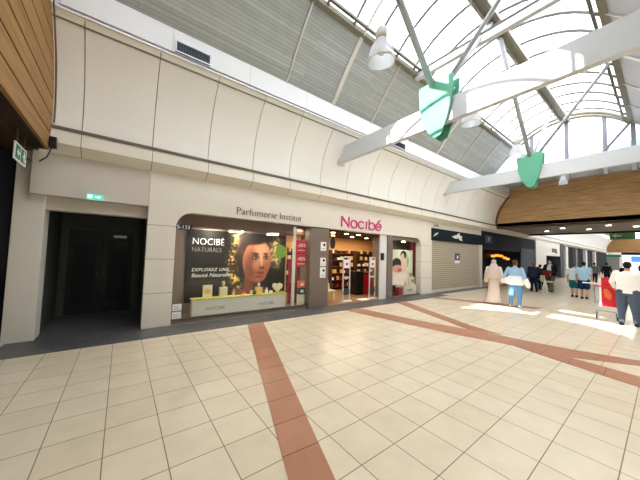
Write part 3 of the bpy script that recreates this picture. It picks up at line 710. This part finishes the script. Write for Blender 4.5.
# entrance and interior
k = 0
gd = thing('downlight', 'small round downlight in the shop ceiling inside the entrance', 'lamp', (6.6, 7.9, 2.655), group='shop ceiling downlights')
mk('trim_ring', lathe(B(), [(.11,.01),(.11,.024)], 16), 'alu', gd); mk('lens', lathe(B(), [(.085,.0),(.085,.01)], 16), 'warm', gd)
for x, y in ((7.3,7.9),(8.0,7.9),(6.6,9.1),(7.6,9.1),(8.8,9.1),(5.3,8.6),(9.8,9.1)): dup(gd, (x, y, 2.655))
for x in (6.2, 7.6, 9.0, 10.4): lightobj('shop_light', 'AREA', (x, 9.1, 2.64), 26, (1,.82,.58), .7)
def gate(x, lb, rz):
    t = thing('security_gate', lb, 'security gate', (x, 7.42, 0), rz)
    mk('gate_frame', tube(B(), [(-.2,0,.0),(-.2,0,1.66),(-.17,0,1.72),(.17,0,1.72),(.2,0,1.66),(.2,0,0)], .028, 8), 'alu', t)
    mk('gate_panel', box(B(), -.18, .18, -.008, .008, .28, .5), 'slate', t); mk('gate_poster', box(B(), -.15, .15, -.012, .012, 1.3, 1.62), 'paper', t)
    mk('gate_poster_mark', box(B(), -.07, .07, -.015, -.012, 1.4, 1.5), 'pink', t)
    mk('gate_foot', box(B(), -.25, .25, -.1, .1, 0, .06), 'alu', t, bevel=.01)
    mk('gate_crossbar', box(B(), -.18, .18, -.01, .01, .9, .96), 'alu', t)
gate(6.92, 'left security gate at the perfume shop entrance', .15); gate(8.38, 'right security gate at the entrance, beside red counter', .15)
t = thing('wall_keypad', 'black box on the white jamb right of the shop entrance', 'keypad', (8.72, 7.19, 1.62))
mk('case', box(B(), -.09, .09, -.03, .01, 0, .3), 'black', t, bevel=.01); mk('screen', box(B(), -.07, .07, -.033, -.03, .06, .25), 'navy', t)
t = thing('shop_counter', 'red and black counter inside the perfume shop by the gate', 'counter', (9.45, 8.7, .008))
mk('counter_body', box(B(), -.5, .5, -.3, .3, 0, .95), 'red', t, bevel=.01); mk('counter_top', box(B(), -.55, .55, -.35, .35, .95, 1.0), 'black', t); mk('counter_side', box(B(), -.95, -.5, -.25, .3, 0, 1.05), 'black', t)
t = thing('low_table', 'low cream display table just inside the entrance, left side', 'table', (6.35, 7.95, .008))
mk('table_top', box(B(), -.28, .28, -.25, .25, .38, .43), 'cardcream', t); [mk('table_leg', box(B(), sx*.22-.03, sx*.22+.03, sy*.2-.03, sy*.2+.03, 0, .38), 'cardcream', t) for sx in (-1,1) for sy in (-1,1)]
t = thing('display_bottle', 'pale giant dummy bottle on the low entrance table', 'bottle', (6.35, 7.9, .438)); mk('bottle_body', lathe(B(), [(.1,0),(.12,.05),(.1,.25),(.04,.3)], 14), 'glassy', t); mk('bottle_cap', lathe(B(), [(.05,.3),(.06,.34),(.03,.42)], 12), 'paper', t)
tag(mk('floor_mat', box(B(), -.45, .45, -.16, .16, 0, .012), 'paper', loc=(8.15, 7.5, .008)), 'white floor decal mat in the shop entrance', 'mat')
tag(mk('wall_emblem', prism(B(), [(.16*math.cos(a), .28*math.sin(a)) for a in [2*PI*i/20 for i in range(20)]], 'y', -.02, .01), 'black', loc=(8.75, 10.48, 2.37)), 'black oval emblem on the peach wall inside the shop', 'emblem')
def shelf_unit(x, w_, lb):
    t = thing('shelf_unit', lb, 'shelf', (x, 10.3, .008))
    mk('back_panel', box(B(), -w_/2, w_/2, .15, .19, 0, 2.0), 'shelf', t)
    for sx in (-1, 1): mk('side_panel', box(B(), sx*w_/2-.02, sx*w_/2+.02, -.16, .16, 0, 2.02), 'shelf', t)
    for k in range(6): mk('shelf_board', box(B(), -w_/2+.02, w_/2-.02, -.15, .15, .14+.34*k, .17+.34*k), 'shelf', t)
protos = [mk('perfume_box', box(B(), -a, a, -.05, .05, 0, h), m_, loc=(0,0,-50)) for a, h, m_ in ((.05,.17,'cardcream'),(.06,.13,'black'),(.045,.2,'gold'),(.07,.12,'paper'),(.05,.15,'deepred'),(.06,.16,'shelf'),(.05,.19,'peach'))]
used = set()
for x, w_, lb in ((7.55, 1.6, 'left shelf unit of perfume boxes on the shop back wall'), (9.25, 1.6, 'middle shelf unit of perfume boxes on the shop back wall'), (10.95, 1.6, 'right shelf unit of perfume boxes on the shop back wall'), (5.8, 1.6, 'shelf unit in the shop back corner behind the taupe column')):
    shelf_unit(x, w_, lb)
    for k in range(6):
        xx = x - w_/2 + .1
        while xx < x + w_/2 - .1:
            pr = random.choice(protos); wd = pr.dimensions.x if pr.dimensions.x else .12
            if random.random() < .78:
                if pr.name in used: o = pr.copy(); COL.objects.link(o)
                else: o = pr; used.add(pr.name)
                o.location = (xx, 10.22, .008+.17+.34*k); tag(o, 'small perfume box on the back shelves of the shop', 'box', 'perfume boxes on the back shelves')
            xx += .16 + random.random()*.05
for pr in protos:
    if pr.name not in used: bpy.data.objects.remove(pr)
# small window
t = thing('display_plinth', 'small white plinth in front of the pale green poster', 'plinth', (10.86, 7.38, .06)); mk('plinth_body', box(B(), -.48, .48, -.1, .1, 0, .42), 'plinth', t); text('lettering', 'NOCIBÉ', .12, 'grey_letters', (-.28,-.104,.14), t, .003)
t = thing('framed_card', 'cream card box standing on the small window plinth', 'card', (11.14, 7.39, .48)); mk('card_board', box(B(), -.14, .14, -.05, .05, 0, .36), 'cardcream', t); mk('card_print', box(B(), -.09, .09, -.053, -.05, .12, .24), 'leafgreen', t)
bottle2 = thing('perfume_bottle', 'small pink bottle on the small window plinth', 'bottle', (10.6, 7.38, .48)); mk('bottle_body', lathe(B(), [(.05,0),(.055,.1),(.02,.14)], 12), 'peach', bottle2); mk('bottle_cap', lathe(B(), [(.025,.14),(.025,.2)], 10), 'gold', bottle2)
t = thing('red_curtain', 'red panel curtain at right side of the small window', 'curtain', (11.5, 7.6, .01))
bm = B(); pts = [(-.18+.03*i, .02*math.sin(i*1.9)) for i in range(14)]; prism(bm, pts+[(a, b+.015) for a, b in pts[::-1]], 'z', 0, 2.5); mk('curtain_cloth', bm, 'deepred', t, smooth=False); mk('curtain_rail', box(B(), -.18, .22, -.02, .03, 2.5, 2.53), 'alu', t)
tag(mk('red_box', box(B(), -.14, .14, -.1, .1, 0, .34), 'deepred', loc=(10.12, 7.38, .06)), 'dark red box left of the small window plinth', 'box')
tag(mk('window_lamp', lathe(B(), [(.08,0),(.08,.04)], 14), 'warm', loc=(10.45, 7.38, 2.47)), 'round lamp at the top of the small window', 'lamp')

# ------------------------------------------------------------------ shuttered shop
t = thing('roller_shutter', 'closed beige roller shutter right of the perfume shop', 'shutter', (15.3, 7.22, 0))
mk('shutter_curtain', box(B(), -2.82, 2.82, 0, .05, .12, 2.68), 'shutter', t); mk('bottom_bar', box(B(), -2.82, 2.82, -.02, .06, .02, .14), 'alu', t)
for sx in (-1, 1): mk('guide_rail', box(B(), sx*2.84-.05, sx*2.84+.05, -.04, .1, 0, 2.68), 'alu' if sx > 0 else 'cream_plain', t)
s = thing('shutter_notice', 'dark blue notice stuck on the beige roller shutter', 'notice', (15.3, 7.212, 1.5)); mk('notice_top', box(B(), -.28, .28, -.004, .004, .17, .56), 'blue', s); mk('notice_foot', box(B(), -.28, .28, -.004, .004, 0, .17), 'paper', s); mk('notice_mark', box(B(), -.06, .1, -.007, -.004, .26, .44), 'paper', s)
s = thing('shop_sign', 'dark navy fascia sign with white bird logo above the shutter', 'sign', (15.4, 7.14, 2.68))
mk('sign_panel', box(B(), -2.98, 3.1, 0, .3, 0, .62), 'signnavy', s, bevel=.01)
mk('bird_logo', prism(B(), [(-.9,.3),(-.35,.42),(-.02,.56),(0,.42),(.36,.36),(.2,.3),(.34,.12),(.0,.14),(-.1,.24),(-.5,.2)], 'y', -.02, 0), 'paper', s)
mk('side_mark', prism(B(), [(-2.78,.18),(-2.45,.3),(-2.3,.42),(-2.5,.4),(-2.7,.3)], 'y', -.02, 0), 'palegreen', s)
struct('wall_shutter_fascia', box(B(), 12.5, 18.7, 7.2, 7.5, 3.3, 3.66), 'cream_plain')
tag(mk('corner_camera', ell(box(B(), -.05, .05, -.08, .08, -.04, .04), (0,-.1,-.03), (.06,.06,.06)), 'chrome', loc=(12.72, 7.06, 3.42)), 'small camera under the ledge at left end of bird sign', 'camera')
# dark shop with teal board
struct('wall_shop_fascia', box(B(), 18.5, 29.6, 7.15, 7.5, 2.75, 3.66), 'signnavy')
struct('wall_dark_shop_back', box(B(), 18.5, 37, 9.5, 9.6, 0, 3.66), 'black')
struct('wall_dark_shop_side', box(B(), 18.25, 18.5, 7.15, 9.6, 0, 2.8), 'cream_plain')
struct('wall_slate_panel', box(B(), 25.9, 29.6, 7.15, 7.4, 0, 2.75), 'slate')
struct('wall_dark_fascia_low', box(B(), 18.5, 25.9, 7.2, 7.4, 2.4, 2.75), 'signnavy')
t = thing('menu_board', 'teal display board with warm lights inside the dark shop', 'board', (29.8, 9.41, .35)); mk('board', box(B(), -3.6, 3.4, 0, .08, 0, 1.7), 'teal', t)
for x, z in ((-3.2,1.62), (-2.3,1.7), (-1.3,1.66), (-.4,1.5), (.4,1.4)): mk('board_light', box(B(), x-.4, x+.35, -.05, 0, z, z+.2), 'orange', t)
t = thing('shop_sign', 'slate fascia sign with pale mark above the dark shop', 'sign', (19.4, 7.1, 2.85)); mk('sign_panel', box(B(), -.55, .55, 0, .05, 0, .5), 'slate', t); mk('sign_mark', box(B(), -.1, .1, -.01, 0, .15, .4), 'grey_letters', t)
# further frontage
struct('wall_far_pillar', box(B(), 29.6, 32.9, 7.05, 7.6, 0, 3.66), 'cream_plain')
struct('wall_far_fascia', box(B(), 32.9, 38.6, 7.1, 7.5, 2.3, 3.66), 'cream_plain')
struct('wall_far_dark', box(B(), 32.9, 38.6, 8.0, 8.1, 0, 2.4), 'dark')
struct('wall_far_pier', box(B(), 38.6, 40.2, 7.05, 7.6, 0, 3.66), 'slate')
struct('wall_far_shops', box(B(), 40.2, XE, 7.4, 7.6, 0, 3.66), 'signnavy')
s = thing('shop_sign', 'small black logo sign on a pale fascia far down the mall', 'sign', (36.2, 7.06, 2.55)); mk('logo_block', box(B(), -.95, .75, 0, .03, .12, .52), 'black', s); mk('logo_tail', prism(B(), [(.3,.12),(.95,.0),(.95,.4),(.6,.5)], 'y', 0, .03), 'black', s)
for x, lb in ((41.5,'first'),(47,'second'),(54,'third'),(62,'fourth')):
    struct('wall_pier', box(B(), x, x+1.1, 7.1, 7.5, 0, 3.5), 'cream_plain' if lb != 'second' else 'greycoat')
o = tag(mk('green_banner', box(B(), -.6, .6, -.02, .02, 0, .52), 'leafgreen', loc=(36.6, 7.975, 1.75)), 'green panel in the shopfront under the black logo sign', 'panel')
# far end of the mall
t = thing('lit_shopfront', 'bright white shopfront with blue sign at far end of the mall', 'shopfront', (72, 2.2, 0)); 
mk('front_wall', box(B(), 0, .2, -2.6, 2.6, 0, 3.2), 'litwhite', t); mk('blue_sign', box(B(), -.1, 0, -1.9, 1.6, 2.0, 3.0), 'litblue', t); mk('top_band', box(B(), -.15, .2, -2.6, 2.7, 3.2, 3.65), 'signnavy', t)
t = thing('silver_kiosk', 'tall silver kiosk standing far down the mall', 'kiosk', (50, 4.1, 0)); mk('kiosk_body', box(B(), -.5, .5, -.55, .55, 0, 2.5), 'chrome', t, bevel=.03); mk('kiosk_top', box(B(), -.6, .6, -.65, .65, 2.5, 2.8), 'exitgreen', t)
# hanging green sign past the soffit
s = thing('hanging_sign', 'green hanging direction sign beyond the wooden bulkhead', 'sign', (27.6, 1.85, 3.42)); mk('sign_panel', box(B(), -.04, .04, -.62, .56, 0, .5), 'signgreen', s)
mk('sign_arrow', prism(B(), [(.45,.25),(.25,.4),(.25,.3),(0,.3),(0,.2),(.25,.2),(.25,.1)], 'x', -.05, -.04), 'paper', s); mk('hanger', tube(B(), [(0,-.4,.5),(0,-.4,.6)], .015), 'rail', s); mk('hanger', tube(B(), [(0,.4,.5),(0,.4,.6)], .015), 'rail', s)
# soffit downlights
g = 'downlights in the brown soffit'
dl = thing('downlight', 'small bright downlight in the brown soffit beyond the wooden bulkhead', 'lamp', (24.3, 5.15, 3.9), group=g)
mk('trim_ring', lathe(B(), [(.14,.01),(.14,.03)], 18), 'alu', dl); mk('lens', lathe(B(), [(.115,.0),(.115,.01)], 18), 'cool', dl)
for x, y in ((22.6,4.0),(24.1,3.0),(22.1,1.95),(23.5,1.0)): dup(dl, (x, y, 3.9))

# ------------------------------------------------------------------ people
def remesh(o, v=.012, sm=4):
    m = o.modifiers.new('remesh', 'REMESH'); m.mode = 'VOXEL'; m.voxel_size = v; m.use_smooth_shade = True
    s_ = o.modifiers.new('smooth', 'SMOOTH'); s_.factor = .5; s_.iterations = sm
    return o
def limb(bm, pts, rs):
    tube(bm, pts, rs, 12)
    for p, r in zip(pts, rs): ell(bm, p, (r*.98,)*3, 10, 7)
DEF = dict(armL=[(-.112,0,.808),(-.142,-.018,.635),(-.150,.035,.485)], armR=[(.112,0,.808),(.142,-.018,.635),(.150,.035,.485)],
           legL=[(-.052,0,.515),(-.054,.045,.285),(-.055,.035,.042)], legR=[(.052,0,.515),(.054,.0,.283),(.055,-.095,.055)], look=0)
def person(label, loc, rz, h, skin='skin', hair='darkhair', pose=None, top=None, sleeves='short', bottom=None, btype='trousers', shoes='shoe', jacket=None, hairstyle='short', wide=1.0, group=None):
    P = dict(DEF); P.update(pose or {})
    S = lambda p: Vector(p)*h
    t = thing('person', label, 'person', loc, rz, group)
    bm = B(); W = wide
    loft(bm, [(S((0,0,.47)),.07*h,.055*h),(S((0,-.005,.52)),.092*h*W,.066*h),(S((0,0,.60)),.080*h*W,.056*h),(S((0,.005,.70)),.090*h*W,.060*h),(S((0,0,.78)),.100*h*W,.058*h),(S((0,-.008,.825)),.065*h,.042*h),(S((0,-.006,.845)),.034*h,.034*h)], 16)
    limb(bm, [S((0,-.008,.83)), S((0,.004,.88))], [.034*h, .032*h])
    yawm = Matrix.Rotation(P['look'], 4, 'Z')
    hc = S((0,.012,.932))
    def hd(c, r): ell(bm, hc + yawm @ (Vector(c)*h), tuple(v*h for v in r), 16, 11, yawm)
    hd((0,-.004,.012), (.043,.052,.052)); hd((0,.014,-.026), (.033,.036,.036)); hd((0,.050,-.006), (.007,.012,.014)); hd((0,.046,-.030), (.016,.006,.005))
    for s in (-1, 1): hd((s*.043,-.004,-.004), (.007,.011,.017))
    for k, s in (('armL',-1), ('armR',1)):
        a = [S(p) for p in P[k]]; limb(bm, a, [.030*h*W, .024*h, .017*h])
        d = (a[2]-a[1]).normalized(); palm = a[2]+d*.045*h; lat = d.cross(Vector((s,0,0)))
        if lat.length < .1: lat = Vector((0,1,0))
        lat.normalize(); nrm = lat.cross(d).normalized()*(-s)
        inn = Vector((-s,0,0))
        loftp = [a[2], palm]
        limb(bm, [a[2]+d*.01*h, palm], [.017*h, .021*h])
        for i, (of, ln) in enumerate(((-.015,.030),(-.005,.037),(.005,.040),(.015,.036))):
            b0 = palm + lat*of*h + d*.006*h; b1 = b0 + d*ln*.55*h + inn*.004*h; b2 = b1 + d*ln*.4*h + inn*.014*h
            tube(bm, [b0-d*.012*h, b0, b1, b2], [.0055*h,.0055*h,.005*h,.0042*h], 8)
        tb = a[2]+d*.016*h+lat*.014*h; tube(bm, [tb, tb+lat*.014*h+d*.014*h, tb+lat*.016*h+d*.034*h+inn*.006*h], [.008*h,.0062*h,.005*h], 8)
    for k in ('legL','legR'):
        a = [S(p) for p in P[k]]; limb(bm, [a[0], a[0].lerp(a[1],.5), a[1], a[1].lerp(a[2],.4), a[2]], [.054*h*W, .045*h*W, .033*h, .034*h, .021*h])
    remesh(mk('body', bm, skin, t, smooth=True), .0085, 2)
    for s in (-1, 1):
        bm = B(); ell(bm, hc + yawm @ (Vector((s*.017,.046,.003))*h), (.006*h,.004*h,.004*h), 8, 6); mk('eye', bm, 'black', t)
    # shoes
    for k in ('legL','legR'):
        a = S(P[k][2]); bm = B(); z = max(0, a.z-.042*h)
        loft(bm, [(Vector((a.x,a.y+.03*h,z+.001)),.027*h,.078*h),(Vector((a.x,a.y+.03*h,z+.018*h)),.029*h,.080*h),(Vector((a.x,a.y+.02*h,z+.035*h)),.026*h,.062*h),(Vector((a.x,a.y-.004*h,z+.058*h)),.024*h,.030*h)], 14); mk('shoe', bm, shoes, t, smooth=True)
    e = .012
    if bottom:
        bm = B(); cut = {'trousers':1.0, 'shorts':.42}[btype]
        loft(bm, [(S((0,-.003,.475)),.085*h*W,.068*h),(S((0,-.006,.53)),.099*h*W,.073*h),(S((0,0,.60)),.090*h*W,.064*h)], 16)
        for k in ('legL','legR'):
            a = [S(p) for p in P[k]]
            if btype == 'shorts': limb(bm, [a[0], a[0].lerp(a[1],.5), a[0].lerp(a[1],.88)], [.062*h*W,.060*h*W,.056*h*W])
            else: limb(bm, [a[0], a[0].lerp(a[1],.5), a[1], a[1].lerp(a[2],.5), a[1].lerp(a[2],.97)], [.062*h*W,.055*h*W,.046*h*W,.041*h,.038*h])
        remesh(mk('trousers' if btype == 'trousers' else 'shorts', bm, bottom, t, smooth=True), .012, 3)
    def upper(nm, m_, grow, slv, hem, neck=True):
        bm = B(); g_ = grow*h
        loft(bm, [(S((0,-.003,hem)),.107*h*W+g_,.083*h+g_),(S((0,0,.60)),.093*h*W+g_,.068*h+g_),(S((0,.005,.70)),.100*h*W+g_,.070*h+g_),(S((0,0,.785)),.108*h*W+g_,.066*h+g_),(S((0,-.006,.828)),.070*h+g_,.048*h+g_),(S((0,-.006,.848)),.042*h+g_,.042*h+g_)], 18)
        for k in ('armL','armR'):
            a = [S(p) for p in P[k]]
            if slv == 'short': limb(bm, [a[0], a[0].lerp(a[1],.7)], [.041*h*W+g_, .038*h+g_])
            else: limb(bm, [a[0], a[1], a[1].lerp(a[2],.95)], [.037*h*W+g_, .034*h+g_, .027*h+g_])
        return remesh(mk(nm, bm, m_, t, smooth=True), .012, 3)
    if top: upper('shirt', top, 0, sleeves, .50)
    if jacket: upper('jacket', jacket, .010, 'long', .49)
    if hairstyle:
        bm = B()
        def hh(c, r): ell(bm, hc + yawm @ (Vector(c)*h), tuple(v*h for v in r), 16, 11, yawm)
        hh((0,-.010,.020), (.048,.052,.050)); hh((0,-.026,.0), (.043,.034,.046))
        if hairstyle == 'bun': hh((0,-.062,.018), (.026,.024,.026))
        if hairstyle == 'long': hh((0,-.035,-.03), (.048,.03,.07))
        if hairstyle == 'cap': hh((0,.045,.026), (.034,.034,.007))
        remesh(mk('cap' if hairstyle == 'cap' else 'hair', bm, hair, t, smooth=True), .008, 2)
    return t
# directions: rz turns the front (+Y); walking away down the mall = +X = -90 degrees
AW = -PI/2
# woman in a long pale robe
h = 1.78
t = person('woman in long pale pink robe and headscarf walking before the dark shop', (12.35, 4.34, 0), AW+.35, h, hairstyle=None)
bm = B(); S = lambda x, y, z: Vector((x, y, z))*h
loft(bm, [(S(-.03,-.06,.02),.175*h,.16*h),(S(-.015,-.045,.12),.14*h,.13*h),(S(0,-.02,.30),.115*h,.10*h),(S(0,0,.50),.105*h,.085*h),(S(0,0,.62),.100*h,.076*h),(S(0,0,.72),.108*h,.076*h),(S(0,0,.79),.112*h,.070*h),(S(0,-.005,.84),.055*h,.05*h)], 22)
for s in (-1, 1): limb(bm, [S(s*.112,0,.80), S(s*.145,-.018,.635), S(s*.152,.03,.50)], [.044*h, .046*h, .05*h])
remesh(mk('robe', bm, 'abaya', t, smooth=True), .014, 3)
bm = B(); ell(bm, S(0,.0,.945), (.054*h,.058*h,.060*h)); loft(bm, [(S(0,-.035,.56),.185*h,.115*h),(S(0,-.03,.68),.160*h,.105*h),(S(0,-.02,.78),.125*h,.088*h),(S(0,-.012,.84),.088*h,.072*h),(S(0,-.006,.90),.056*h,.056*h)], 20)
remesh(mk('headscarf', bm, 'scarf', t, smooth=True), .012, 3)
# woman in jeans
h = 1.79
AJ = dict(armL=[(-.115,0,.805),(-.180,-.02,.66),(-.205,.04,.535)], armR=[(.115,0,.805),(.165,-.03,.65),(.215,.0,.50)],
          legL=[(-.055,0,.515),(-.075,.03,.285),(-.085,-.0,.042)], legR=[(.055,0,.515),(.075,.0,.283),(.085,-.04,.048)])
t = person('woman in light blue jacket, white wrap and jeans seen from behind', (12.1, 3.53, 0), AW, h, hair='brownhair', pose=AJ, top='denim_l', sleeves='long', bottom='jeans', shoes='whiteshoe', hairstyle='bun', wide=1.2)
bm = B(); S = lambda x, y, z: Vector((x, y, z))*h
loft(bm, [(S(0,-.01,.47),.15*h,.115*h),(S(0,-.01,.53),.155*h,.118*h),(S(0,0,.60),.142*h,.105*h),(S(0,0,.66),.13*h,.09*h)], 20); limb(bm, [S(.185,-.01,.58), S(.215,.0,.50), S(.22,.01,.46)], [.05*h,.052*h,.045*h]); limb(bm, [S(-.12,-.06,.56), S(-.2,-.03,.55)], [.07*h,.055*h])
remesh(mk('wrap', bm, 'wrapwhite', t, smooth=True), .014, 3)
# two walkers
WK = dict(legL=[(-.052,0,.515),(-.054,.04,.285),(-.055,.05,.042)], legR=[(.052,0,.515),(.054,-.02,.283),(.055,-.10,.06)])
person('person in pale tee and teal shorts walking beside blue polo man', (18.3, 2.85, 0), AW, 1.72, hair='greyhair', pose=WK, top='tee', bottom='tealshort', btype='shorts', wide=1.15)
person('man in light blue polo, navy shorts and dark cap seen from behind', (17.9, 2.44, 0), AW, 1.80, hair='capnavy', pose=WK, top='polo', bottom='navyshort', btype='shorts', hairstyle='cap', wide=1.2)
# man in white shirt at right edge
WM = dict(armL=[(-.118,0,.81),(-.175,.06,.665),(-.16,.2,.57)], armR=[(.118,0,.81),(.165,.04,.65),(.15,.16,.555)], legL=[(-.058,0,.515),(-.07,.03,.285),(-.075,-.03,.046)], legR=[(.058,0,.515),(.072,.0,.283),(.08,-.04,.05)])
person('man in white shirt and grey trousers pushing a shopping cart', (11.75, .70, 0), AW, 1.84, hair='darkhair', pose=WM, top='shirt', sleeves='long', bottom='trousers', wide=1.3)
person('person in purple top at the right edge beside white shirt man', (12.35, .44, 0), AW+.2, 1.76, hair='darkhair', top='purple', sleeves='long', bottom='trousers', hairstyle='long', wide=1.1)
# woman in black jacket with maroon top
BJ = dict(armL=[(-.115,0,.805),(-.165,.03,.655),(-.06,.13,.60)], armR=[(.115,0,.805),(.165,.03,.655),(.06,.13,.585)])
t = person('woman in black jacket and grey tee facing the camera, holding a maroon coat', (19.9, 4.1, 0), PI/2-.25, 1.86, hair='darkhair', pose=BJ, top='tee', bottom='greytrouser', hairstyle='long', wide=1.2)
bm = B(); h = 1.86; S = lambda x, y, z: Vector((x, y, z))*h
for s in (-1, 1):
    loft(bm, [(S(s*.085,0,.5),.05*h,.088*h),(S(s*.085,0,.62),.045*h,.082*h),(S(s*.085,0,.72),.048*h,.084*h),(S(s*.078,0,.79),.052*h,.075*h),(S(s*.06,-.006,.83),.04*h,.055*h)], 14)
    a = [S(*p) for p in BJ['armL' if s < 0 else 'armR']]; limb(bm, a[:2]+[a[1].lerp(a[2],.9)], [.05*h,.042*h,.036*h])
loft(bm, [(S(0,-.06,.5),.1*h,.035*h),(S(0,-.055,.7),.1*h,.035*h),(S(0,-.05,.8),.1*h,.035*h)], 14)
remesh(mk('jacket', bm, 'blackjacket', t, smooth=True), .014, 3)
o = tag(mk('maroon_coat', ell(ell(B(), (0,0,.06), (.27,.10,.12)), (.05,.02,-.12), (.2,.06,.2)), 'maroon', loc=(19.9-.38, 4.1+.07, 1.08), smooth=True), 'folded maroon coat carried by the woman in black jacket', 'coat'); o.rotation_euler = (0,0,PI/2-.25); remesh(o, .014, 3)
# dark figures by the slate panel
person('person with auburn hair and navy coat standing before slate panel', (18.9, 4.62, 0), AW+.5, 1.68, hair='auburn', bottom='navycoat', jacket='navycoat', top='navycoat', sleeves='long', hairstyle='long', wide=1.15)
person('person in black standing just right of the navy coat person', (20.6, 4.72, 0), AW-.3, 1.55, hair='darkhair', bottom='shoe', jacket='blackjacket', top='blackjacket', sleeves='long')
person('dark clothed person left of pair walking far down the mall', (31.0, 3.6, 0), AW, 1.75, bottom='navycoat', top='greycoat', sleeves='long')
person('dark clothed person standing beside the silver kiosk far away', (33.0, 3.1, 0), AW, 1.75, bottom='shoe', top='blackjacket', sleeves='long')
person('person in white seen small between kiosk and lit shopfront', (30.0, 1.9, 0), AW, 1.7, bottom='blackjacket', top='blackjacket', sleeves='long') 
# pale green chair
t = thing('cafe_chair', 'pale green chair with thin metal legs before the black-jacket woman', 'chair', (18.7, 3.98, 0), .6)
mk('seat', box(B(), -.24, .24, -.22, .22, .62, .68), 'palegreen', t, bevel=.02); mk('backrest', box(B(), -.24, .24, .2, .24, .66, .98), 'palegreen', t, bevel=.015)
for sx in (-1,1):
    for sy in (-1,1): mk('leg', tube(B(), [(sx*.2,sy*.18,.62),(sx*.25,sy*.23,0.012)], .012), 'chrome', t)
# shopping cart with red panel
t = thing('shopping_cart', 'wire shopping cart with red side panel pushed by white shirt man', 'cart', (12.64, 1.22, 0), .10)
bm = B(); bx = [(-.45,-.24,.45,.22),(.45,-.24,.45,.22)]
def wires(bm):
    for i in range(9):
        z = .5+.055*i; k = .03*i/8
        tube(bm, [(-.42-k,-.24-k,z),(.42+k,-.24-k,z),(.42+k,.24+k,z),(-.42-k,.24+k,z),(-.42-k,-.24-k,z)], .0045, 5)
    for i in range(13):
        x = -.42+.84*i/12
        for s in (-1,1): tube(bm, [(x,s*.24,.5),(x*1.07,s*.27,.95)], .0045, 5)
        tube(bm, [(x,-.24,.5),(x,.24,.5)], .0045, 5)
    for i in range(7):
        y = -.24+.48*i/6
        for s in (-1,1): tube(bm, [(s*.42,y,.5),(s*.45,y*1.1,.95)], .0045, 5)
    return bm
mk('basket', wires(B()), 'chrome', t)
bm = B(); [tube(bm, [(-.5,s*.25,1.04),(-.42,s*.25,.5),(-.38,s*.25,.16),(.4,s*.22,.16)], .014, 8) for s in (-1,1)]; tube(bm, [(.4,-.22,.16),(.4,.22,.16)], .014, 8); mk('cart_frame', bm, 'chrome', t)
mk('handle', tube(B(), [(-.5,-.27,1.04),(-.5,.27,1.04)], .02, 10), 'red', t)
mk('side_panel', box(B(), -.475, -.46, -.22, .10, .42, 1.32), 'red', t, bevel=.01); mk('panel_mark', prism(B(), [(-.1,.62),(.04,.72),(.06,.95),(-.02,.98),(-.12,.8)], 'x', -.48, -.475), 'orangecard', t); mk('panel_edge', box(B(), -.476, -.459, .10, .15, .42, 1.3), 'paper', t); mk('white_bar', tube(B(), [(-.47,.15,1.12),(-.47,.52,1.12)], .018, 8), 'paper', t)
for sx in (-.36, .38):
    for sy in (-.22, .22): mk('wheel', tube(B(), [(sx,sy-.015,.06),(sx,sy+.015,.06)], .06, 14), 'black', t); mk('caster_fork', tube(B(), [(sx,sy,.06),(sx,sy,.16)], .012, 6), 'chrome', t)

# smaller pieces belong to the part that carries them
CARRY = dict(bottle_cap=('bottle_neck','bottle_body'), gate_poster_mark=('gate_poster',), card_print=('card_board',), carton_label=('carton_body',), printed_lines=('card',), bulb=('shade',), rim=('shade',),
             lens=('trim_ring',), lamp_lens=('lamp_housing',), screen=('case',), small_print=('panel',), panel_mark=('side_panel',), panel_edge=('side_panel',), sign_mark=('sign_panel',), poster_print=('poster_board',),
             lettering=('plinth_body','plate','panel','poster_board'), notice_mark=('notice_top',), board_light=('board',), eye=('body',), black_mark=('sheet',), printed_line=('sheet',), bird_logo=('sign_panel',),
             side_mark=('sign_panel',), sign_arrow=('sign_panel',), grille_bars=('grille_frame',), pictogram=('sign_panel','sign_body'), green_field=('sign_panel',), jar_lid=('jar_body',), curtain_rail=())
base = lambda n: n.split('.')[0]
for o in list(COL.objects):
    if o.parent and o.parent.type == 'EMPTY' and base(o.name) in CARRY:
        for c in CARRY[base(o.name)]:
            q = [z for z in o.parent.children if base(z.name) == c]
            if q: o.parent = q[0]; break

# ------------------------------------------------------------------ light
w = bpy.data.worlds.new('sky'); SC.world = w; w.use_nodes = True; nt = w.node_tree; nt.nodes.clear()
out = nt.nodes.new('ShaderNodeOutputWorld'); bg = nt.nodes.new('ShaderNodeBackground'); tc = nt.nodes.new('ShaderNodeTexCoord'); sx = nt.nodes.new('ShaderNodeSeparateXYZ'); cr = nt.nodes.new('ShaderNodeValToRGB')
nt.links.new(tc.outputs['Generated'], sx.inputs[0]); nt.links.new(sx.outputs[2], cr.inputs[0])
cr.color_ramp.elements[0].position = .0; cr.color_ramp.elements[0].color = (.82,.90,1,1); cr.color_ramp.elements[1].position = .5; cr.color_ramp.elements[1].color = (.92,.96,1,1)
nt.links.new(cr.outputs[0], bg.inputs[0]); bg.inputs[1].default_value = 2.8; nt.links.new(bg.outputs[0], out.inputs[0])
sun = bpy.data.lights.new('sun', 'SUN'); sun.energy = 15; sun.angle = math.radians(.6); sun.color = (1,.96,.9)
so = bpy.data.objects.new('sun', sun); COL.objects.link(so)
d = Vector((1, -.03, -.84)).normalized(); so.rotation_euler = d.to_track_quat('-Z', 'Y').to_euler(); so.location = (0, 3, 20)

cy = SC.cycles
cy.max_bounces = 12; cy.diffuse_bounces = 6; cy.glossy_bounces = 4; cy.transmission_bounces = 8; cy.transparent_max_bounces = 12
cy.use_denoising = True; cy.caustics_reflective = False; cy.caustics_refractive = False; cy.sample_clamp_indirect = 12
vs = SC.view_settings; vs.view_transform = 'Standard'; vs.look = 'None'; vs.exposure = 0.5; vs.gamma = 1
